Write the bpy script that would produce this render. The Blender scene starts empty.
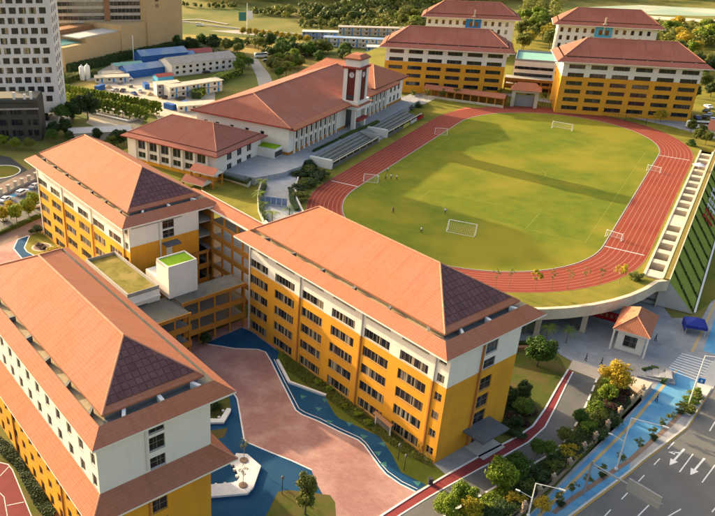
import bpy, math, random
from mathutils import Vector
random.seed(11)
RND = random.Random(5)
rad = math.radians
# ---------------------------------------------------------------- camera, world, sun, exposure
PXW, FPX, CX, CY, PITCH, CAMH = 715.0, 738.03, 224.15, 259.4, rad(26.279), 88.0
scn = bpy.context.scene
cam_d = bpy.data.cameras.new('camera'); cam = bpy.data.objects.new('camera', cam_d)
scn.collection.objects.link(cam); scn.camera = cam
cam.location = (0, 0, CAMH); cam.rotation_euler = (math.pi/2 - PITCH, 0, 0)
cam_d.sensor_width = 36; cam_d.lens = FPX/PXW*36
cam_d.shift_x = (357.5-CX)/PXW; cam_d.shift_y = (CY-258)/PXW
cam_d.clip_start = 1; cam_d.clip_end = 8000
SUN_EL, SUN_DIR = rad(16.6), (-0.714, 0.700)          # azimuth of the sun: far left
world = bpy.data.worlds.new('World'); scn.world = world; world.use_nodes = True
wn = world.node_tree; sky = wn.nodes.new('ShaderNodeTexSky'); sky.sky_type = 'NISHITA'
sky.sun_disc = False; sky.sun_elevation = SUN_EL
sky.sun_rotation = math.atan2(SUN_DIR[0], SUN_DIR[1]) % (2*math.pi)
sky.air_density = 1.0; sky.dust_density = 8.0; sky.ozone_density = 0.1
wn.links.new(sky.outputs[0], wn.nodes['Background'].inputs[0])
wn.nodes['Background'].inputs[1].default_value = 0.15
sun_d = bpy.data.lights.new('sun', 'SUN'); sun = bpy.data.objects.new('sun', sun_d)
scn.collection.objects.link(sun)
sun_d.energy = 3.7; sun_d.angle = rad(0.6); sun_d.color = (1.0, 0.78, 0.49)
sv = Vector((SUN_DIR[0]*math.cos(SUN_EL), SUN_DIR[1]*math.cos(SUN_EL), math.sin(SUN_EL)))
sun.location = sv*400; sun.rotation_euler = sv.to_track_quat('Z', 'Y').to_euler()
scn.view_settings.view_transform = 'Standard'; scn.view_settings.look = 'None'
scn.view_settings.gamma = 1.0; scn.view_settings.use_curve_mapping = False
scn.view_settings.exposure = 1.64

# ---------------------------------------------------------------- survey: photo pixel at height z -> ground point
def at(x, y, z=0.0):
    dx, dy = (x-CX)/FPX, (y-CY)/FPX
    cp, sp = math.cos(PITCH), math.sin(PITCH)
    d = Vector((dx, cp - dy*sp, -sp - dy*cp))
    t = (z-CAMH)/d.z
    return Vector((d.x*t, d.y*t, z))
AZ = rad(-55.4); UA = (math.cos(AZ), math.sin(AZ)); UB = (-UA[1], UA[0])
def W(u, v, z=0.0): return Vector((UA[0]*u+UB[0]*v, UA[1]*u+UB[1]*v, z))
TC = (95.58, 229.41); TZ = 0.94648; KC = (math.cos(TZ), math.sin(TZ)); KN = (KC[1], -KC[0])
def N(c, n, z=0.0): return Vector((TC[0]+KC[0]*c+KN[0]*n, TC[1]+KC[1]*c+KN[1]*n, z))
NAZ = math.atan2(KN[1], KN[0])                          # direction of +n
CAZ = TZ

# ---------------------------------------------------------------- mesh builder
COL = scn.collection
class MB:
    def __init__(s): s.v = []; s.f = []; s.uv = []
    def face(s, pts, uvs=None):
        i = len(s.v); s.v += [tuple(p) for p in pts]; s.f.append(tuple(range(i, i+len(pts)))); s.uv.append(uvs)
    def box(s, x0, x1, y0, y1, z0, z1):
        i = len(s.v)
        s.v += [(x0,y0,z0),(x1,y0,z0),(x1,y1,z0),(x0,y1,z0),(x0,y0,z1),(x1,y0,z1),(x1,y1,z1),(x0,y1,z1)]
        for q in ((0,3,2,1),(4,5,6,7),(0,1,5,4),(1,2,6,5),(2,3,7,6),(3,0,4,7)):
            s.f.append(tuple(i+k for k in q)); s.uv.append(None)
    def prism(s, poly, z0, z1, bottom=True):
        n = len(poly); i = len(s.v)
        a = sum(poly[k][0]*poly[(k+1)%n][1]-poly[(k+1)%n][0]*poly[k][1] for k in range(n))
        if a < 0: poly = list(poly)[::-1]
        s.v += [(p[0],p[1],z0) for p in poly]+[(p[0],p[1],z1) for p in poly]
        s.f.append(tuple(range(i+n, i+2*n))); s.uv.append(None)
        if bottom: s.f.append(tuple(range(i+n-1, i-1, -1))); s.uv.append(None)
        for k in range(n):
            s.f.append((i+k, i+(k+1)%n, i+n+(k+1)%n, i+n+k)); s.uv.append(None)
    def bar(s, p0, p1, w, h=None):                       # square bar between two points
        s.tube(p0, p1, w/2*1.414, w/2*1.414, 4, math.pi/4)
    def tube(s, p0, p1, r0, r1=None, n=8, ph=0.0, cap=True):
        r1 = r0 if r1 is None else r1
        p0 = Vector(p0); p1 = Vector(p1); d = (p1-p0)
        if d.length < 1e-6: return
        d.normalize()
        e = Vector((1,0,0)) if abs(d.z) > .9 else Vector((0,0,1))
        x = d.cross(e).normalized(); y = x.cross(d)
        i = len(s.v)
        for p, r in ((p0,r0),(p1,r1)):
            for k in range(n):
                a = ph+2*math.pi*k/n; s.v.append(tuple(p + x*(math.cos(a)*r) + y*(math.sin(a)*r)))
        for k in range(n):
            s.f.append((i+k, i+n+k, i+n+(k+1)%n, i+(k+1)%n)); s.uv.append(None)
        if cap:
            s.f.append(tuple(range(i, i+n))); s.uv.append(None)
            s.f.append(tuple(range(i+2*n-1, i+n-1, -1))); s.uv.append(None)
    def lathe(s, prof, n=12, c=(0,0,0)):
        i = len(s.v); m = len(prof)
        for r, z in prof:
            for k in range(n):
                a = 2*math.pi*k/n; s.v.append((c[0]+r*math.cos(a), c[1]+r*math.sin(a), c[2]+z))
        for j in range(m-1):
            for k in range(n):
                s.f.append((i+j*n+k, i+j*n+(k+1)%n, i+(j+1)*n+(k+1)%n, i+(j+1)*n+k)); s.uv.append(None)
        s.f.append(tuple(range(i+n-1, i-1, -1))); s.uv.append(None)
        s.f.append(tuple(range(i+(m-1)*n, i+m*n))); s.uv.append(None)
    def ribbon(s, pts, w, z, closed=False):              # flat strip along a polyline
        P = [Vector((p[0],p[1],0)) for p in pts]; n = len(P); L = []; R_ = []
        for k in range(n):
            if closed: a, b = P[k-1], P[(k+1)%n]
            else: a, b = P[max(k-1,0)], P[min(k+1,n-1)]
            t = (b-a).normalized(); nn = Vector((-t.y,t.x,0))
            L.append(P[k]+nn*w/2); R_.append(P[k]-nn*w/2)
        for k in range(n if closed else n-1):
            j = (k+1)%n
            s.face([(R_[k].x,R_[k].y,z),(R_[j].x,R_[j].y,z),(L[j].x,L[j].y,z),(L[k].x,L[k].y,z)])
    def wallstrip(s, pts, w, z0, z1, closed=False):      # standing strip (kerb, parapet) along a polyline
        P = [Vector((p[0],p[1],0)) for p in pts]; n = len(P); L = []; R_ = []
        for k in range(n):
            if closed: a, b = P[k-1], P[(k+1)%n]
            else: a, b = P[max(k-1,0)], P[min(k+1,n-1)]
            t = (b-a).normalized(); nn = Vector((-t.y,t.x,0))
            L.append(P[k]+nn*w/2); R_.append(P[k]-nn*w/2)
        for k in range(n if closed else n-1):
            j = (k+1)%n
            g = lambda p, z: (p.x, p.y, z)
            s.face([g(R_[k],z1),g(R_[j],z1),g(L[j],z1),g(L[k],z1)])
            s.face([g(R_[k],z0),g(R_[j],z0),g(R_[j],z1),g(R_[k],z1)])
            s.face([g(L[j],z0),g(L[k],z0),g(L[k],z1),g(L[j],z1)])
        if not closed:
            for k, fl in ((0,1),(n-1,0)):
                q = [(R_[k].x,R_[k].y,z0),(L[k].x,L[k].y,z0),(L[k].x,L[k].y,z1),(R_[k].x,R_[k].y,z1)]
                s.face(q[::-1] if fl else q)
    def mesh(s, name, mat, smooth=False):
        me = bpy.data.meshes.new(name); me.from_pydata(s.v, [], s.f)
        if any(u is not None for u in s.uv):
            l = me.uv_layers.new(name='UVMap'); k = 0
            for f, u in zip(s.f, s.uv):
                for j in range(len(f)):
                    l.data[k].uv = u[j] if u else (0,0)
                    k += 1
        if mat: me.materials.append(MAT[mat])
        if smooth: me.polygons.foreach_set('use_smooth', [True]*len(me.polygons))
        me.update(); return me
    def build(s, name, mat, parent=None, smooth=False, loc=None, rz=0):
        return obj(name, s.mesh(name, mat, smooth), parent, loc, rz)
def obj(name, me, parent=None, loc=None, rz=0.0):
    o = bpy.data.objects.new(name, me); COL.objects.link(o)
    if parent is not None: o.parent = parent
    if loc is not None: o.location = loc
    if rz: o.rotation_euler = (0,0,rz)
    return o
def tag(o, label, cat, group=None):
    o['label'] = label; o['category'] = cat
    if group: o['group'] = group
    return o
def thing(name, label, cat, loc=(0,0,0), rz=0.0, group=None):
    o = obj(name, None, None, loc, rz); o.empty_display_size = .5
    return tag(o, label, cat, group)
def struct(name, mb, mat, smooth=False):
    o = mb.build(name, mat, None, smooth) if isinstance(mb, MB) else obj(name, mb)
    o['kind'] = 'structure'; return o
def copy_tree(o, parent=None):
    c = o.copy(); COL.objects.link(c)
    if parent is not None: c.parent = parent
    for ch in o.children: copy_tree(ch, c)
    return c
def place(proto, used, loc, rz, label, group=None, scale=1.0):
    """first use takes the prototype itself, later uses copy it with its parts"""
    o = proto if not used else copy_tree(proto)
    used.append(1)
    o.location = loc; o.rotation_euler = (0,0,rz); o.scale = (scale,)*3 if not isinstance(scale, tuple) else scale
    o['label'] = label
    if group: o['group'] = group
    return o

# ---------------------------------------------------------------- materials
MAT = {}
def lin(h):
    r = [int(h[i:i+2],16)/255 for i in (0,2,4)]
    return [c/12.92 if c <= .04045 else ((c+.055)/1.055)**2.4 for c in r]
def mat(name, c1, c2=None, scale=1.0, rough=.8, bump=0.0, bscale=None, spec=.08, metal=0.0, c3=None, s3=.05, coord='Object', detail=4, rand=0.0, contrast=.5, trans=0.0, streak=None):
    m = bpy.data.materials.new(name); m.use_nodes = True; nt = m.node_tree
    bs = nt.nodes['Principled BSDF']; lk = nt.links.new
    bs.inputs['Roughness'].default_value = rough; bs.inputs['Specular IOR Level'].default_value = spec; bs.inputs['Metallic'].default_value = metal
    A = list(c1)+[1]
    bs.inputs['Base Color'].default_value = A
    tc = nt.nodes.new('ShaderNodeTexCoord'); out = None
    if c2:
        nz = nt.nodes.new('ShaderNodeTexNoise'); nz.inputs['Scale'].default_value = scale; nz.inputs['Detail'].default_value = detail; nz.inputs['Roughness'].default_value = .6
        lk(tc.outputs[coord], nz.inputs['Vector'])
        rp = nt.nodes.new('ShaderNodeValToRGB'); e = rp.color_ramp.elements
        e[0].position = .5-contrast*.4; e[1].position = .5+contrast*.4
        e[0].color = A; e[1].color = list(c2)+[1]
        lk(nz.outputs['Fac'], rp.inputs['Fac']); out = rp.outputs['Color']
        if c3:
            n3 = nt.nodes.new('ShaderNodeTexNoise'); n3.inputs['Scale'].default_value = s3; n3.inputs['Detail'].default_value = 3
            lk(tc.outputs[coord], n3.inputs['Vector'])
            r3 = nt.nodes.new('ShaderNodeValToRGB'); r3.color_ramp.elements[0].position = .45; r3.color_ramp.elements[1].position = .62
            lk(n3.outputs['Fac'], r3.inputs['Fac'])
            mx = nt.nodes.new('ShaderNodeMixRGB'); lk(r3.outputs['Color'], mx.inputs['Fac']); lk(out, mx.inputs['Color1']); mx.inputs['Color2'].default_value = list(c3)+[1]
            out = mx.outputs['Color']
    if streak:                                            # rain streaks: noise drawn out vertically
        mp = nt.nodes.new('ShaderNodeMapping'); mp.inputs['Scale'].default_value = (1.3,1.3,.07); lk(tc.outputs[coord], mp.inputs['Vector'])
        ns = nt.nodes.new('ShaderNodeTexNoise'); ns.inputs['Scale'].default_value = 1.0; ns.inputs['Detail'].default_value = 5; lk(mp.outputs[0], ns.inputs['Vector'])
        rs = nt.nodes.new('ShaderNodeMapRange'); rs.inputs['From Min'].default_value = .52; rs.inputs['From Max'].default_value = .78; rs.inputs['To Max'].default_value = .4; lk(ns.outputs['Fac'], rs.inputs['Value'])
        mx = nt.nodes.new('ShaderNodeMixRGB'); lk(rs.outputs[0], mx.inputs['Fac']); lk(out, mx.inputs['Color1']); mx.inputs['Color2'].default_value = list(streak)+[1]; out = mx.outputs['Color']
    if rand:
        oi = nt.nodes.new('ShaderNodeObjectInfo'); hs = nt.nodes.new('ShaderNodeHueSaturation')
        mr = nt.nodes.new('ShaderNodeMapRange'); mr.inputs['To Min'].default_value = 1-rand; mr.inputs['To Max'].default_value = 1+rand
        lk(oi.outputs['Random'], mr.inputs['Value']); lk(mr.outputs['Result'], hs.inputs['Value'])
        m2 = nt.nodes.new('ShaderNodeMapRange'); m2.inputs['To Min'].default_value = .5+rand*.06; m2.inputs['To Max'].default_value = .5-rand*.06
        lk(oi.outputs['Random'], m2.inputs['Value']); lk(m2.outputs['Result'], hs.inputs['Hue'])
        if out: lk(out, hs.inputs['Color'])
        else: hs.inputs['Color'].default_value = A
        out = hs.outputs['Color']
    if out: lk(out, bs.inputs['Base Color'])
    if bump:
        nb = nt.nodes.new('ShaderNodeTexNoise'); nb.inputs['Scale'].default_value = bscale or scale*4; nb.inputs['Detail'].default_value = 3
        lk(tc.outputs[coord], nb.inputs['Vector'])
        bp = nt.nodes.new('ShaderNodeBump'); bp.inputs['Strength'].default_value = bump; bp.inputs['Distance'].default_value = .1
        lk(nb.outputs['Fac'], bp.inputs['Height']); lk(bp.outputs['Normal'], bs.inputs['Normal'])
    if trans:
        tr = nt.nodes.new('ShaderNodeBsdfTranslucent'); ms = nt.nodes.new('ShaderNodeMixShader'); ms.inputs[0].default_value = trans
        if out: lk(out, tr.inputs['Color'])
        else: tr.inputs['Color'].default_value = A
        lk(bs.outputs[0], ms.inputs[1]); lk(tr.outputs[0], ms.inputs[2]); lk(ms.outputs[0], nt.nodes['Material Output'].inputs['Surface'])
    MAT[name] = m; return m
def roof_mat(name, c1, c2, cl, course=.5, rib=.45, wear=None):
    """clay roof: tile courses run along the eave (UV v), ribs run down the slope (UV u)"""
    m = mat(name, c1, c2, scale=.5, rough=.85, spec=.06, contrast=.9, c3=wear, s3=.09, detail=8)
    nt = m.node_tree; lk = nt.links.new; bs = nt.nodes['Principled BSDF']
    uv = nt.nodes.new('ShaderNodeUVMap'); sp = nt.nodes.new('ShaderNodeSeparateXYZ'); lk(uv.outputs[0], sp.inputs[0])
    def saw(sock, per):
        d = nt.nodes.new('ShaderNodeMath'); d.operation = 'DIVIDE'; lk(sock, d.inputs[0]); d.inputs[1].default_value = per
        f = nt.nodes.new('ShaderNodeMath'); f.operation = 'FRACT'; lk(d.outputs[0], f.inputs[0]); return f.outputs[0]
    v = saw(sp.outputs['Y'], course); u = saw(sp.outputs['X'], rib)
    lt = nt.nodes.new('ShaderNodeMath'); lt.operation = 'LESS_THAN'; lk(v, lt.inputs[0]); lt.inputs[1].default_value = .2
    mul = nt.nodes.new('ShaderNodeMath'); mul.operation = 'MULTIPLY'; lk(lt.outputs[0], mul.inputs[0]); mul.inputs[1].default_value = .28
    mx = nt.nodes.new('ShaderNodeMixRGB'); lk(mul.outputs[0], mx.inputs['Fac'])
    src = bs.inputs['Base Color'].links[0].from_socket
    br = nt.nodes.new('ShaderNodeTexBrick'); br.inputs['Scale'].default_value = 1.0; br.inputs['Brick Width'].default_value = rib; br.inputs['Row Height'].default_value = course; br.inputs['Mortar Size'].default_value = .0
    br.inputs['Color1'].default_value = (1.06,1.06,1.06,1); br.inputs['Color2'].default_value = (.80,.78,.76,1); lk(uv.outputs[0], br.inputs['Vector'])
    mt = nt.nodes.new('ShaderNodeMixRGB'); mt.blend_type = 'MULTIPLY'; mt.inputs['Fac'].default_value = .32; lk(src, mt.inputs['Color1']); lk(br.outputs['Color'], mt.inputs['Color2'])
    sm = nt.nodes.new('ShaderNodeMapping'); sm.inputs['Scale'].default_value = (.9,.07,1); lk(uv.outputs[0], sm.inputs['Vector'])
    sn = nt.nodes.new('ShaderNodeTexNoise'); sn.inputs['Scale'].default_value = 1.0; sn.inputs['Detail'].default_value = 6; lk(sm.outputs[0], sn.inputs['Vector'])
    sr = nt.nodes.new('ShaderNodeMapRange'); sr.inputs['From Min'].default_value = .5; sr.inputs['From Max'].default_value = .8; sr.inputs['To Max'].default_value = .45; lk(sn.outputs['Fac'], sr.inputs['Value'])
    st = nt.nodes.new('ShaderNodeMixRGB'); lk(sr.outputs[0], st.inputs['Fac']); lk(mt.outputs[0], st.inputs['Color1']); st.inputs['Color2'].default_value = [c*.62 for c in c1]+[1]; mt = st
    lk(mt.outputs[0], mx.inputs['Color1']); mx.inputs['Color2'].default_value = list(cl)+[1]; lk(mx.outputs[0], bs.inputs['Base Color'])
    pp = nt.nodes.new('ShaderNodeMath'); pp.operation = 'PINGPONG'; lk(u, pp.inputs[0]); pp.inputs[1].default_value = .5
    ad = nt.nodes.new('ShaderNodeMath'); ad.operation = 'ADD'; lk(pp.outputs[0], ad.inputs[0]); lk(v, ad.inputs[1])
    bp = nt.nodes.new('ShaderNodeBump'); bp.inputs['Strength'].default_value = .35; bp.inputs['Distance'].default_value = .06
    lk(ad.outputs[0], bp.inputs['Height']); lk(bp.outputs[0], bs.inputs['Normal'])
    return m
def glass_mat(name, dark, light, amount, sx=1.6):
    """window glazing seen from outside: dark reflecting glass with drawn blinds behind some panes"""
    m = mat(name, dark, rough=.12, spec=.6); nt = m.node_tree; lk = nt.links.new; bs = nt.nodes['Principled BSDF']
    tc = nt.nodes.new('ShaderNodeTexCoord'); mp = nt.nodes.new('ShaderNodeMapping'); mp.inputs['Scale'].default_value = (sx, .01, .03)
    oi = nt.nodes.new('ShaderNodeObjectInfo'); ml = nt.nodes.new('ShaderNodeMath'); ml.operation = 'MULTIPLY'; ml.inputs[1].default_value = 97.0
    cb = nt.nodes.new('ShaderNodeCombineXYZ'); lk(oi.outputs['Random'], ml.inputs[0]); lk(ml.outputs[0], cb.inputs[0]); lk(ml.outputs[0], cb.inputs[2])
    lk(tc.outputs['Object'], mp.inputs['Vector']); lk(cb.outputs[0], mp.inputs['Location'])
    nz = nt.nodes.new('ShaderNodeTexNoise'); nz.inputs['Scale'].default_value = 1.0; nz.inputs['Detail'].default_value = 1
    lk(mp.outputs[0], nz.inputs['Vector'])
    rp = nt.nodes.new('ShaderNodeValToRGB'); e = rp.color_ramp.elements; e[0].position = .62-amount; e[1].position = .66-amount*.8
    e[0].color = list(dark)+[1]; e[1].color = list(light)+[1]
    lk(nz.outputs['Fac'], rp.inputs['Fac']); lk(rp.outputs[0], bs.inputs['Base Color'])
    return m

roof_mat('clay_roof', (.345,.130,.070), (.40,.158,.088), (.21,.070,.040), wear=(.37,.152,.094))
roof_mat('clay_shaded', (.255,.095,.066), (.31,.12,.085), (.165,.058,.042), wear=(.30,.125,.092))  # browner copy of the clay roof: shade on the halls' roofs painted in
roof_mat('clay_maroon', (.235,.084,.058), (.28,.105,.074), (.165,.055,.038), wear=(.285,.11,.08))
mat('hip_cap', (.52,.24,.15), (.42,.17,.10), 1.5, .7)
mat('white_wall', (.77,.725,.64), (.71,.66,.575), .35, .85, bump=.08, bscale=6, c3=(.71,.675,.60), s3=.12, streak=(.58,.55,.48))
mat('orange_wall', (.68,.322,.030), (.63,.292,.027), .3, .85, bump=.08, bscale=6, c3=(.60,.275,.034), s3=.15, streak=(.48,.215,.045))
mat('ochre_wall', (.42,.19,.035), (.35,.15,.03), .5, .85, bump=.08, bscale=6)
mat('cream_trim', (.60,.51,.37), (.52,.44,.31), .8, .8, c3=(.47,.40,.29), s3=.2)
mat('fascia_white', (.72,.68,.60), rough=.6)
mat('red_trim', (.26,.05,.035), (.32,.07,.05), 1.0, .6)
mat('frame_grey', (.20,.17,.13), rough=.5)
mat('frame_dark', (.06,.06,.06), rough=.4)
mat('frame_white', (.62,.60,.56), rough=.5)
glass_mat('glass', (.012,.014,.018), (.30,.25,.17), .11)
glass_mat('glass_dark', (.010,.012,.016), (.06,.06,.06), .05)
glass_mat('glass_tower', (.03,.03,.032), (.36,.27,.16), .05, .5)
mat('roof_glass', (.105,.046,.046), (.145,.072,.070), .5, .5, spec=.15, rand=.12)
mat('roof_glass_bar', (.27,.12,.10), rough=.6)
mat('slot_floor', (.44,.35,.22), (.34,.27,.17), 1.2, .9)
mat('slot_shaded', (.16,.155,.145), (.24,.23,.21), .8, .8)  # darker slot copy: shade painted into the end and back slots
mat('canopy_grey', (.10,.105,.112), (.14,.145,.15), .6, .6)
mat('pillar_stone', (.34,.25,.165), (.27,.20,.13), 1.5, .9)
mat('maroon_panel', (.115,.028,.022), (.15,.04,.03), 1.0, .6)
mat('grass_roof', (.20,.165,.035), (.13,.115,.025), .8, .95, bump=.5, bscale=6, c3=(.24,.19,.06), s3=.3)
mat('slope_grass', (.19,.235,.035), (.25,.27,.045), .5, .95, bump=.4, bscale=7)
mat('slot_dark', (.10,.095,.085), (.17,.16,.14), .8, .7)
mat('downpipe', (.42,.17,.05), rough=.5)
mat('downpipe_white', (.6,.57,.5), rough=.5)
mat('concrete', (.36,.345,.315), (.28,.265,.24), .7, .9, bump=.15, bscale=5, c3=(.31,.29,.25), s3=.1)
mat('concrete_pale', (.50,.475,.43), (.43,.405,.36), .5, .9, bump=.1, bscale=5)
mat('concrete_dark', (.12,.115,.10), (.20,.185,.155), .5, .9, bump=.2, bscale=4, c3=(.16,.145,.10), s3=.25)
mat('deck_stone', (.30,.31,.32), (.36,.365,.37), .4, .8, c3=(.33,.33,.32), s3=.08)
mat('plaza_stone', (.31,.31,.31), (.26,.26,.265), .35, .8, c3=(.35,.345,.335), s3=.1)
mat('sand_stone', (.52,.44,.34), (.45,.37,.28), .6, .85)
mat('soffit', (.48,.44,.38), rough=.9)
mat('tan_stone', (.50,.345,.17), (.44,.30,.15), .12, .85, c3=(.47,.33,.17), s3=.06)
mat('brown_stone', (.27,.14,.07), rough=.8)
mat('dark_stone', (.075,.073,.06), (.05,.05,.043), .25, .6)
mat('metal_white', (.66,.65,.62), rough=.4)
mat('metal_grey', (.32,.32,.32), rough=.45, metal=.3)
mat('metal_dark', (.035,.035,.035), rough=.5)
mat('rubber', (.018,.018,.018), rough=.9)
mat('blue_metal', (.03,.09,.27), (.04,.12,.33), .6, .6)
mat('blue_metal_pale', (.13,.22,.37), (.18,.27,.41), .25, .7, c3=(.24,.30,.38), s3=.12)
mat('blue_panel', (.03,.19,.50), rough=.5)
mat('sky_panel', (.10,.36,.52), rough=.5)
mat('teal_turf', (.17,.36,.30), (.22,.40,.33), .3, .9)
mat('site_white', (.56,.54,.50), (.48,.46,.41), .6, .8)
mat('site_beige', (.44,.40,.32), (.35,.31,.25), .4, .85)
mat('grey_roof', (.36,.33,.29), (.27,.245,.21), .5, .8)
mat('red_roof_sheet', (.36,.09,.07), rough=.7)
mat('purple', (.16,.10,.30), rough=.8)
mat('red_cloth', (.42,.02,.025), (.35,.015,.02), .5, .8)
mat('blue_cloth', (.02,.03,.19), (.03,.05,.26), .6, .7)
mat('white_paint', (.72,.71,.68), (.60,.58,.54), 1.5, .8)
mat('yellow_paint', (.55,.32,.05), (.46,.27,.06), 1.2, .8)
mat('green_paint', (.06,.20,.16), (.05,.15,.14), 2, .9)
mat('trunk', (.10,.07,.045), (.15,.11,.075), 4, .9)
mat('trunk_pale', (.22,.18,.13), (.16,.13,.09), 4, .9)
def leaf(n, a, b, tr=.25): mat(n, a, b, .9, .65, spec=.2, rand=.22, contrast=.8, trans=tr)
leaf('leaf_green', (.050,.105,.012), (.095,.155,.020))
leaf('leaf_bright', (.135,.200,.012), (.22,.27,.022))
leaf('leaf_yellow', (.31,.24,.014), (.40,.31,.025))
leaf('leaf_olive', (.095,.115,.018), (.155,.165,.028))
leaf('leaf_dark', (.026,.050,.013), (.055,.085,.020))
leaf('leaf_red', (.05,.018,.018), (.075,.03,.025))
leaf('leaf_forest', (.040,.065,.014), (.085,.11,.02))
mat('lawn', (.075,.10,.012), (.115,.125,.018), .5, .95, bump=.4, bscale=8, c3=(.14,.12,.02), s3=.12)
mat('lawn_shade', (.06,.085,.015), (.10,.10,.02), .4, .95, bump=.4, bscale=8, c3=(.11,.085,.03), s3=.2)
mat('lawn_dull', (.20,.175,.085), (.15,.14,.055), .6, .95, bump=.4, bscale=7, c3=(.24,.21,.12), s3=.15)
mat('lawn_gold', (.17,.155,.024), (.225,.185,.03), .35, .95, bump=.4, bscale=7, c3=(.13,.13,.02), s3=.1)
mat('turf', (.072,.115,.015), (.165,.166,.019), .22, .95, bump=.3, bscale=6, c3=(.19,.175,.022), s3=.045, detail=12, contrast=.8, spec=.02)
mat('earth_field', (.115,.120,.026), (.225,.185,.05), .05, .95, c3=(.085,.105,.022), s3=.012, detail=12, contrast=.7)
mat('gold_field', (.26,.20,.04), (.20,.17,.035), .05, .95, c3=(.30,.22,.07), s3=.02)
mat('bare_earth', (.36,.235,.15), (.30,.21,.13), .03, .95)
mat('site_earth', (.48,.40,.30), (.38,.32,.23), .09, .95, c3=(.42,.37,.30), s3=.04)
mat('net_green', (.20,.29,.21), (.27,.33,.25), .03, .9, c3=(.42,.40,.30), s3=.02)
mat('asphalt', (.11,.107,.102), (.155,.15,.141), .3, .9, bump=.2, bscale=12, c3=(.15,.145,.132), s3=.09, detail=9, contrast=.7)
mat('asphalt_dark', (.04,.041,.043), (.055,.055,.055), .3, .85)
mat('road_pale', (.33,.31,.27), (.27,.25,.22), .05, .9)
mat('bike_blue', (.075,.235,.40), (.10,.275,.44), .5, .9, c3=(.14,.30,.42), s3=.2, detail=8)
mat('court_blue', (.009,.052,.115), (.014,.064,.135), .3, .85, c3=(.02,.072,.14), s3=.12, detail=8)
mat('court_red', (.14,.03,.035), (.17,.04,.04), .4, .75)
mat('lane_red', (.20,.038,.038), (.25,.052,.048), .5, .8)
mat('track_red', (.195,.042,.026), (.24,.056,.034), .2, .95, c3=(.215,.052,.036), s3=.05, detail=9, spec=.03)
mat('track_end', (.46,.13,.08), rough=.8)
mat('pink_pave', (.38,.205,.175), (.31,.155,.13), 1.1, .9, bump=.2, bscale=5, c3=(.44,.265,.22), s3=.16, detail=9, contrast=.8)
def add_bricks(m, w, h, dark):
    nt = MAT[m].node_tree; bs = nt.nodes['Principled BSDF']; src = bs.inputs['Base Color'].links[0].from_socket
    tc = nt.nodes.new('ShaderNodeTexCoord'); br = nt.nodes.new('ShaderNodeTexBrick'); br.inputs['Scale'].default_value = 1.0; br.inputs['Brick Width'].default_value = w; br.inputs['Row Height'].default_value = h; br.inputs['Mortar Size'].default_value = .03
    br.inputs['Color1'].default_value = (1,1,1,1); br.inputs['Color2'].default_value = (.86,.86,.86,1); br.inputs['Mortar'].default_value = (dark,dark,dark,1)
    mp = nt.nodes.new('ShaderNodeMapping'); mp.inputs['Rotation'].default_value = (0,0,.6); nt.links.new(tc.outputs['Object'], mp.inputs['Vector']); nt.links.new(mp.outputs[0], br.inputs['Vector'])
    mx = nt.nodes.new('ShaderNodeMixRGB'); mx.blend_type = 'MULTIPLY'; mx.inputs['Fac'].default_value = 1.0; nt.links.new(src, mx.inputs['Color1']); nt.links.new(br.outputs['Color'], mx.inputs['Color2']); nt.links.new(mx.outputs[0], bs.inputs['Base Color'])
add_bricks('pink_pave', .8, .4, .75); add_bricks('plaza_stone', 1.6, 1.6, .72); add_bricks('deck_stone', 1.8, .9, .75)
mat('tactile', (.42,.31,.15), rough=.85)
mat('brown_pave', (.23,.16,.12), (.17,.12,.095), .8, .9)
def PX(pts, z=0.0): return [at(x, y, z) for x, y in pts]
def sheet(name, pts, z, m, px=True):
    mb = MB(); P = PX(pts, z) if px else [Vector((p[0],p[1],z)) for p in pts]
    a = sum(P[k].x*P[(k+1)%len(P)].y-P[(k+1)%len(P)].x*P[k].y for k in range(len(P)))
    mb.face([(p.x,p.y,z) for p in (P if a > 0 else P[::-1])]); return struct(name, mb, m)

# ---- ground: one sheet with low hills far behind (rows of quads getting longer with distance)
def hill(x, y):
    h = 0.0
    if y > 560:
        t = min((y-560)/500.0, 1.6)
        h = 34*t*t*(0.45+.55*math.sin(x*.006+1.0)**2) + 5*t*math.sin(x*.021+y*.013)
    return h
mb = MB(); ys = [-400,-100,0,60,120,200,300,400,480,540]+[560+30*i for i in range(1,26)]+[1500,1900,2600,3600]
xs = [-2600,-1600,-1000,-700]+[-560+40*i for i in range(0,33)]+[900,1200,1700,2600]
idx = {}
for j, y in enumerate(ys):
    for i, x in enumerate(xs):
        idx[i,j] = len(mb.v); mb.v.append((x, y, hill(x,y)-.05))
for j in range(len(ys)-1):
    for i in range(len(xs)-1):
        mb.f.append((idx[i,j],idx[i+1,j],idx[i+1,j+1],idx[i,j+1])); mb.uv.append(None)
struct('ground', mb, 'earth_field', True)

# ---- raised terrace that carries the stadium, the auditorium and the dormitories
ZT = 7.0; HS, RI, RO = 45.49, 35.24, 45.6
def oval(r, k=40, hs=HS):
    P = []
    for i in range(k+1):
        a = -math.pi/2 + math.pi*i/k
        P.append(N(hs+r*math.cos(a), r*math.sin(a)))
    for i in range(k+1):
        a = math.pi/2 + math.pi*i/k
        P.append(N(-hs+r*math.cos(a), r*math.sin(a)))
    return P
edge = []                                                # near rim of the terrace: round the track's near curve
for i in range(0, 25):
    a = math.pi/2 + math.pi*i/24*0.86
    edge.append(N(-HS-3+(RO+5.2)*math.cos(a), (RO+5.2)*math.sin(a)))
edge = [N(-57.5, 51.6)] + edge[2:]
left = [N(-92,-36), N(-92,-46), N(-90,-56), N(-78,-76), N(-78,-118), N(-20,-122), N(60,-120), N(150,-130), N(330,-140)]
right = [N(330,420), N(70,420), N(64,100), N(62,51.6)]
rim = edge + left + right + [N(62,46.25), N(-57.5,46.25)]
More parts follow.
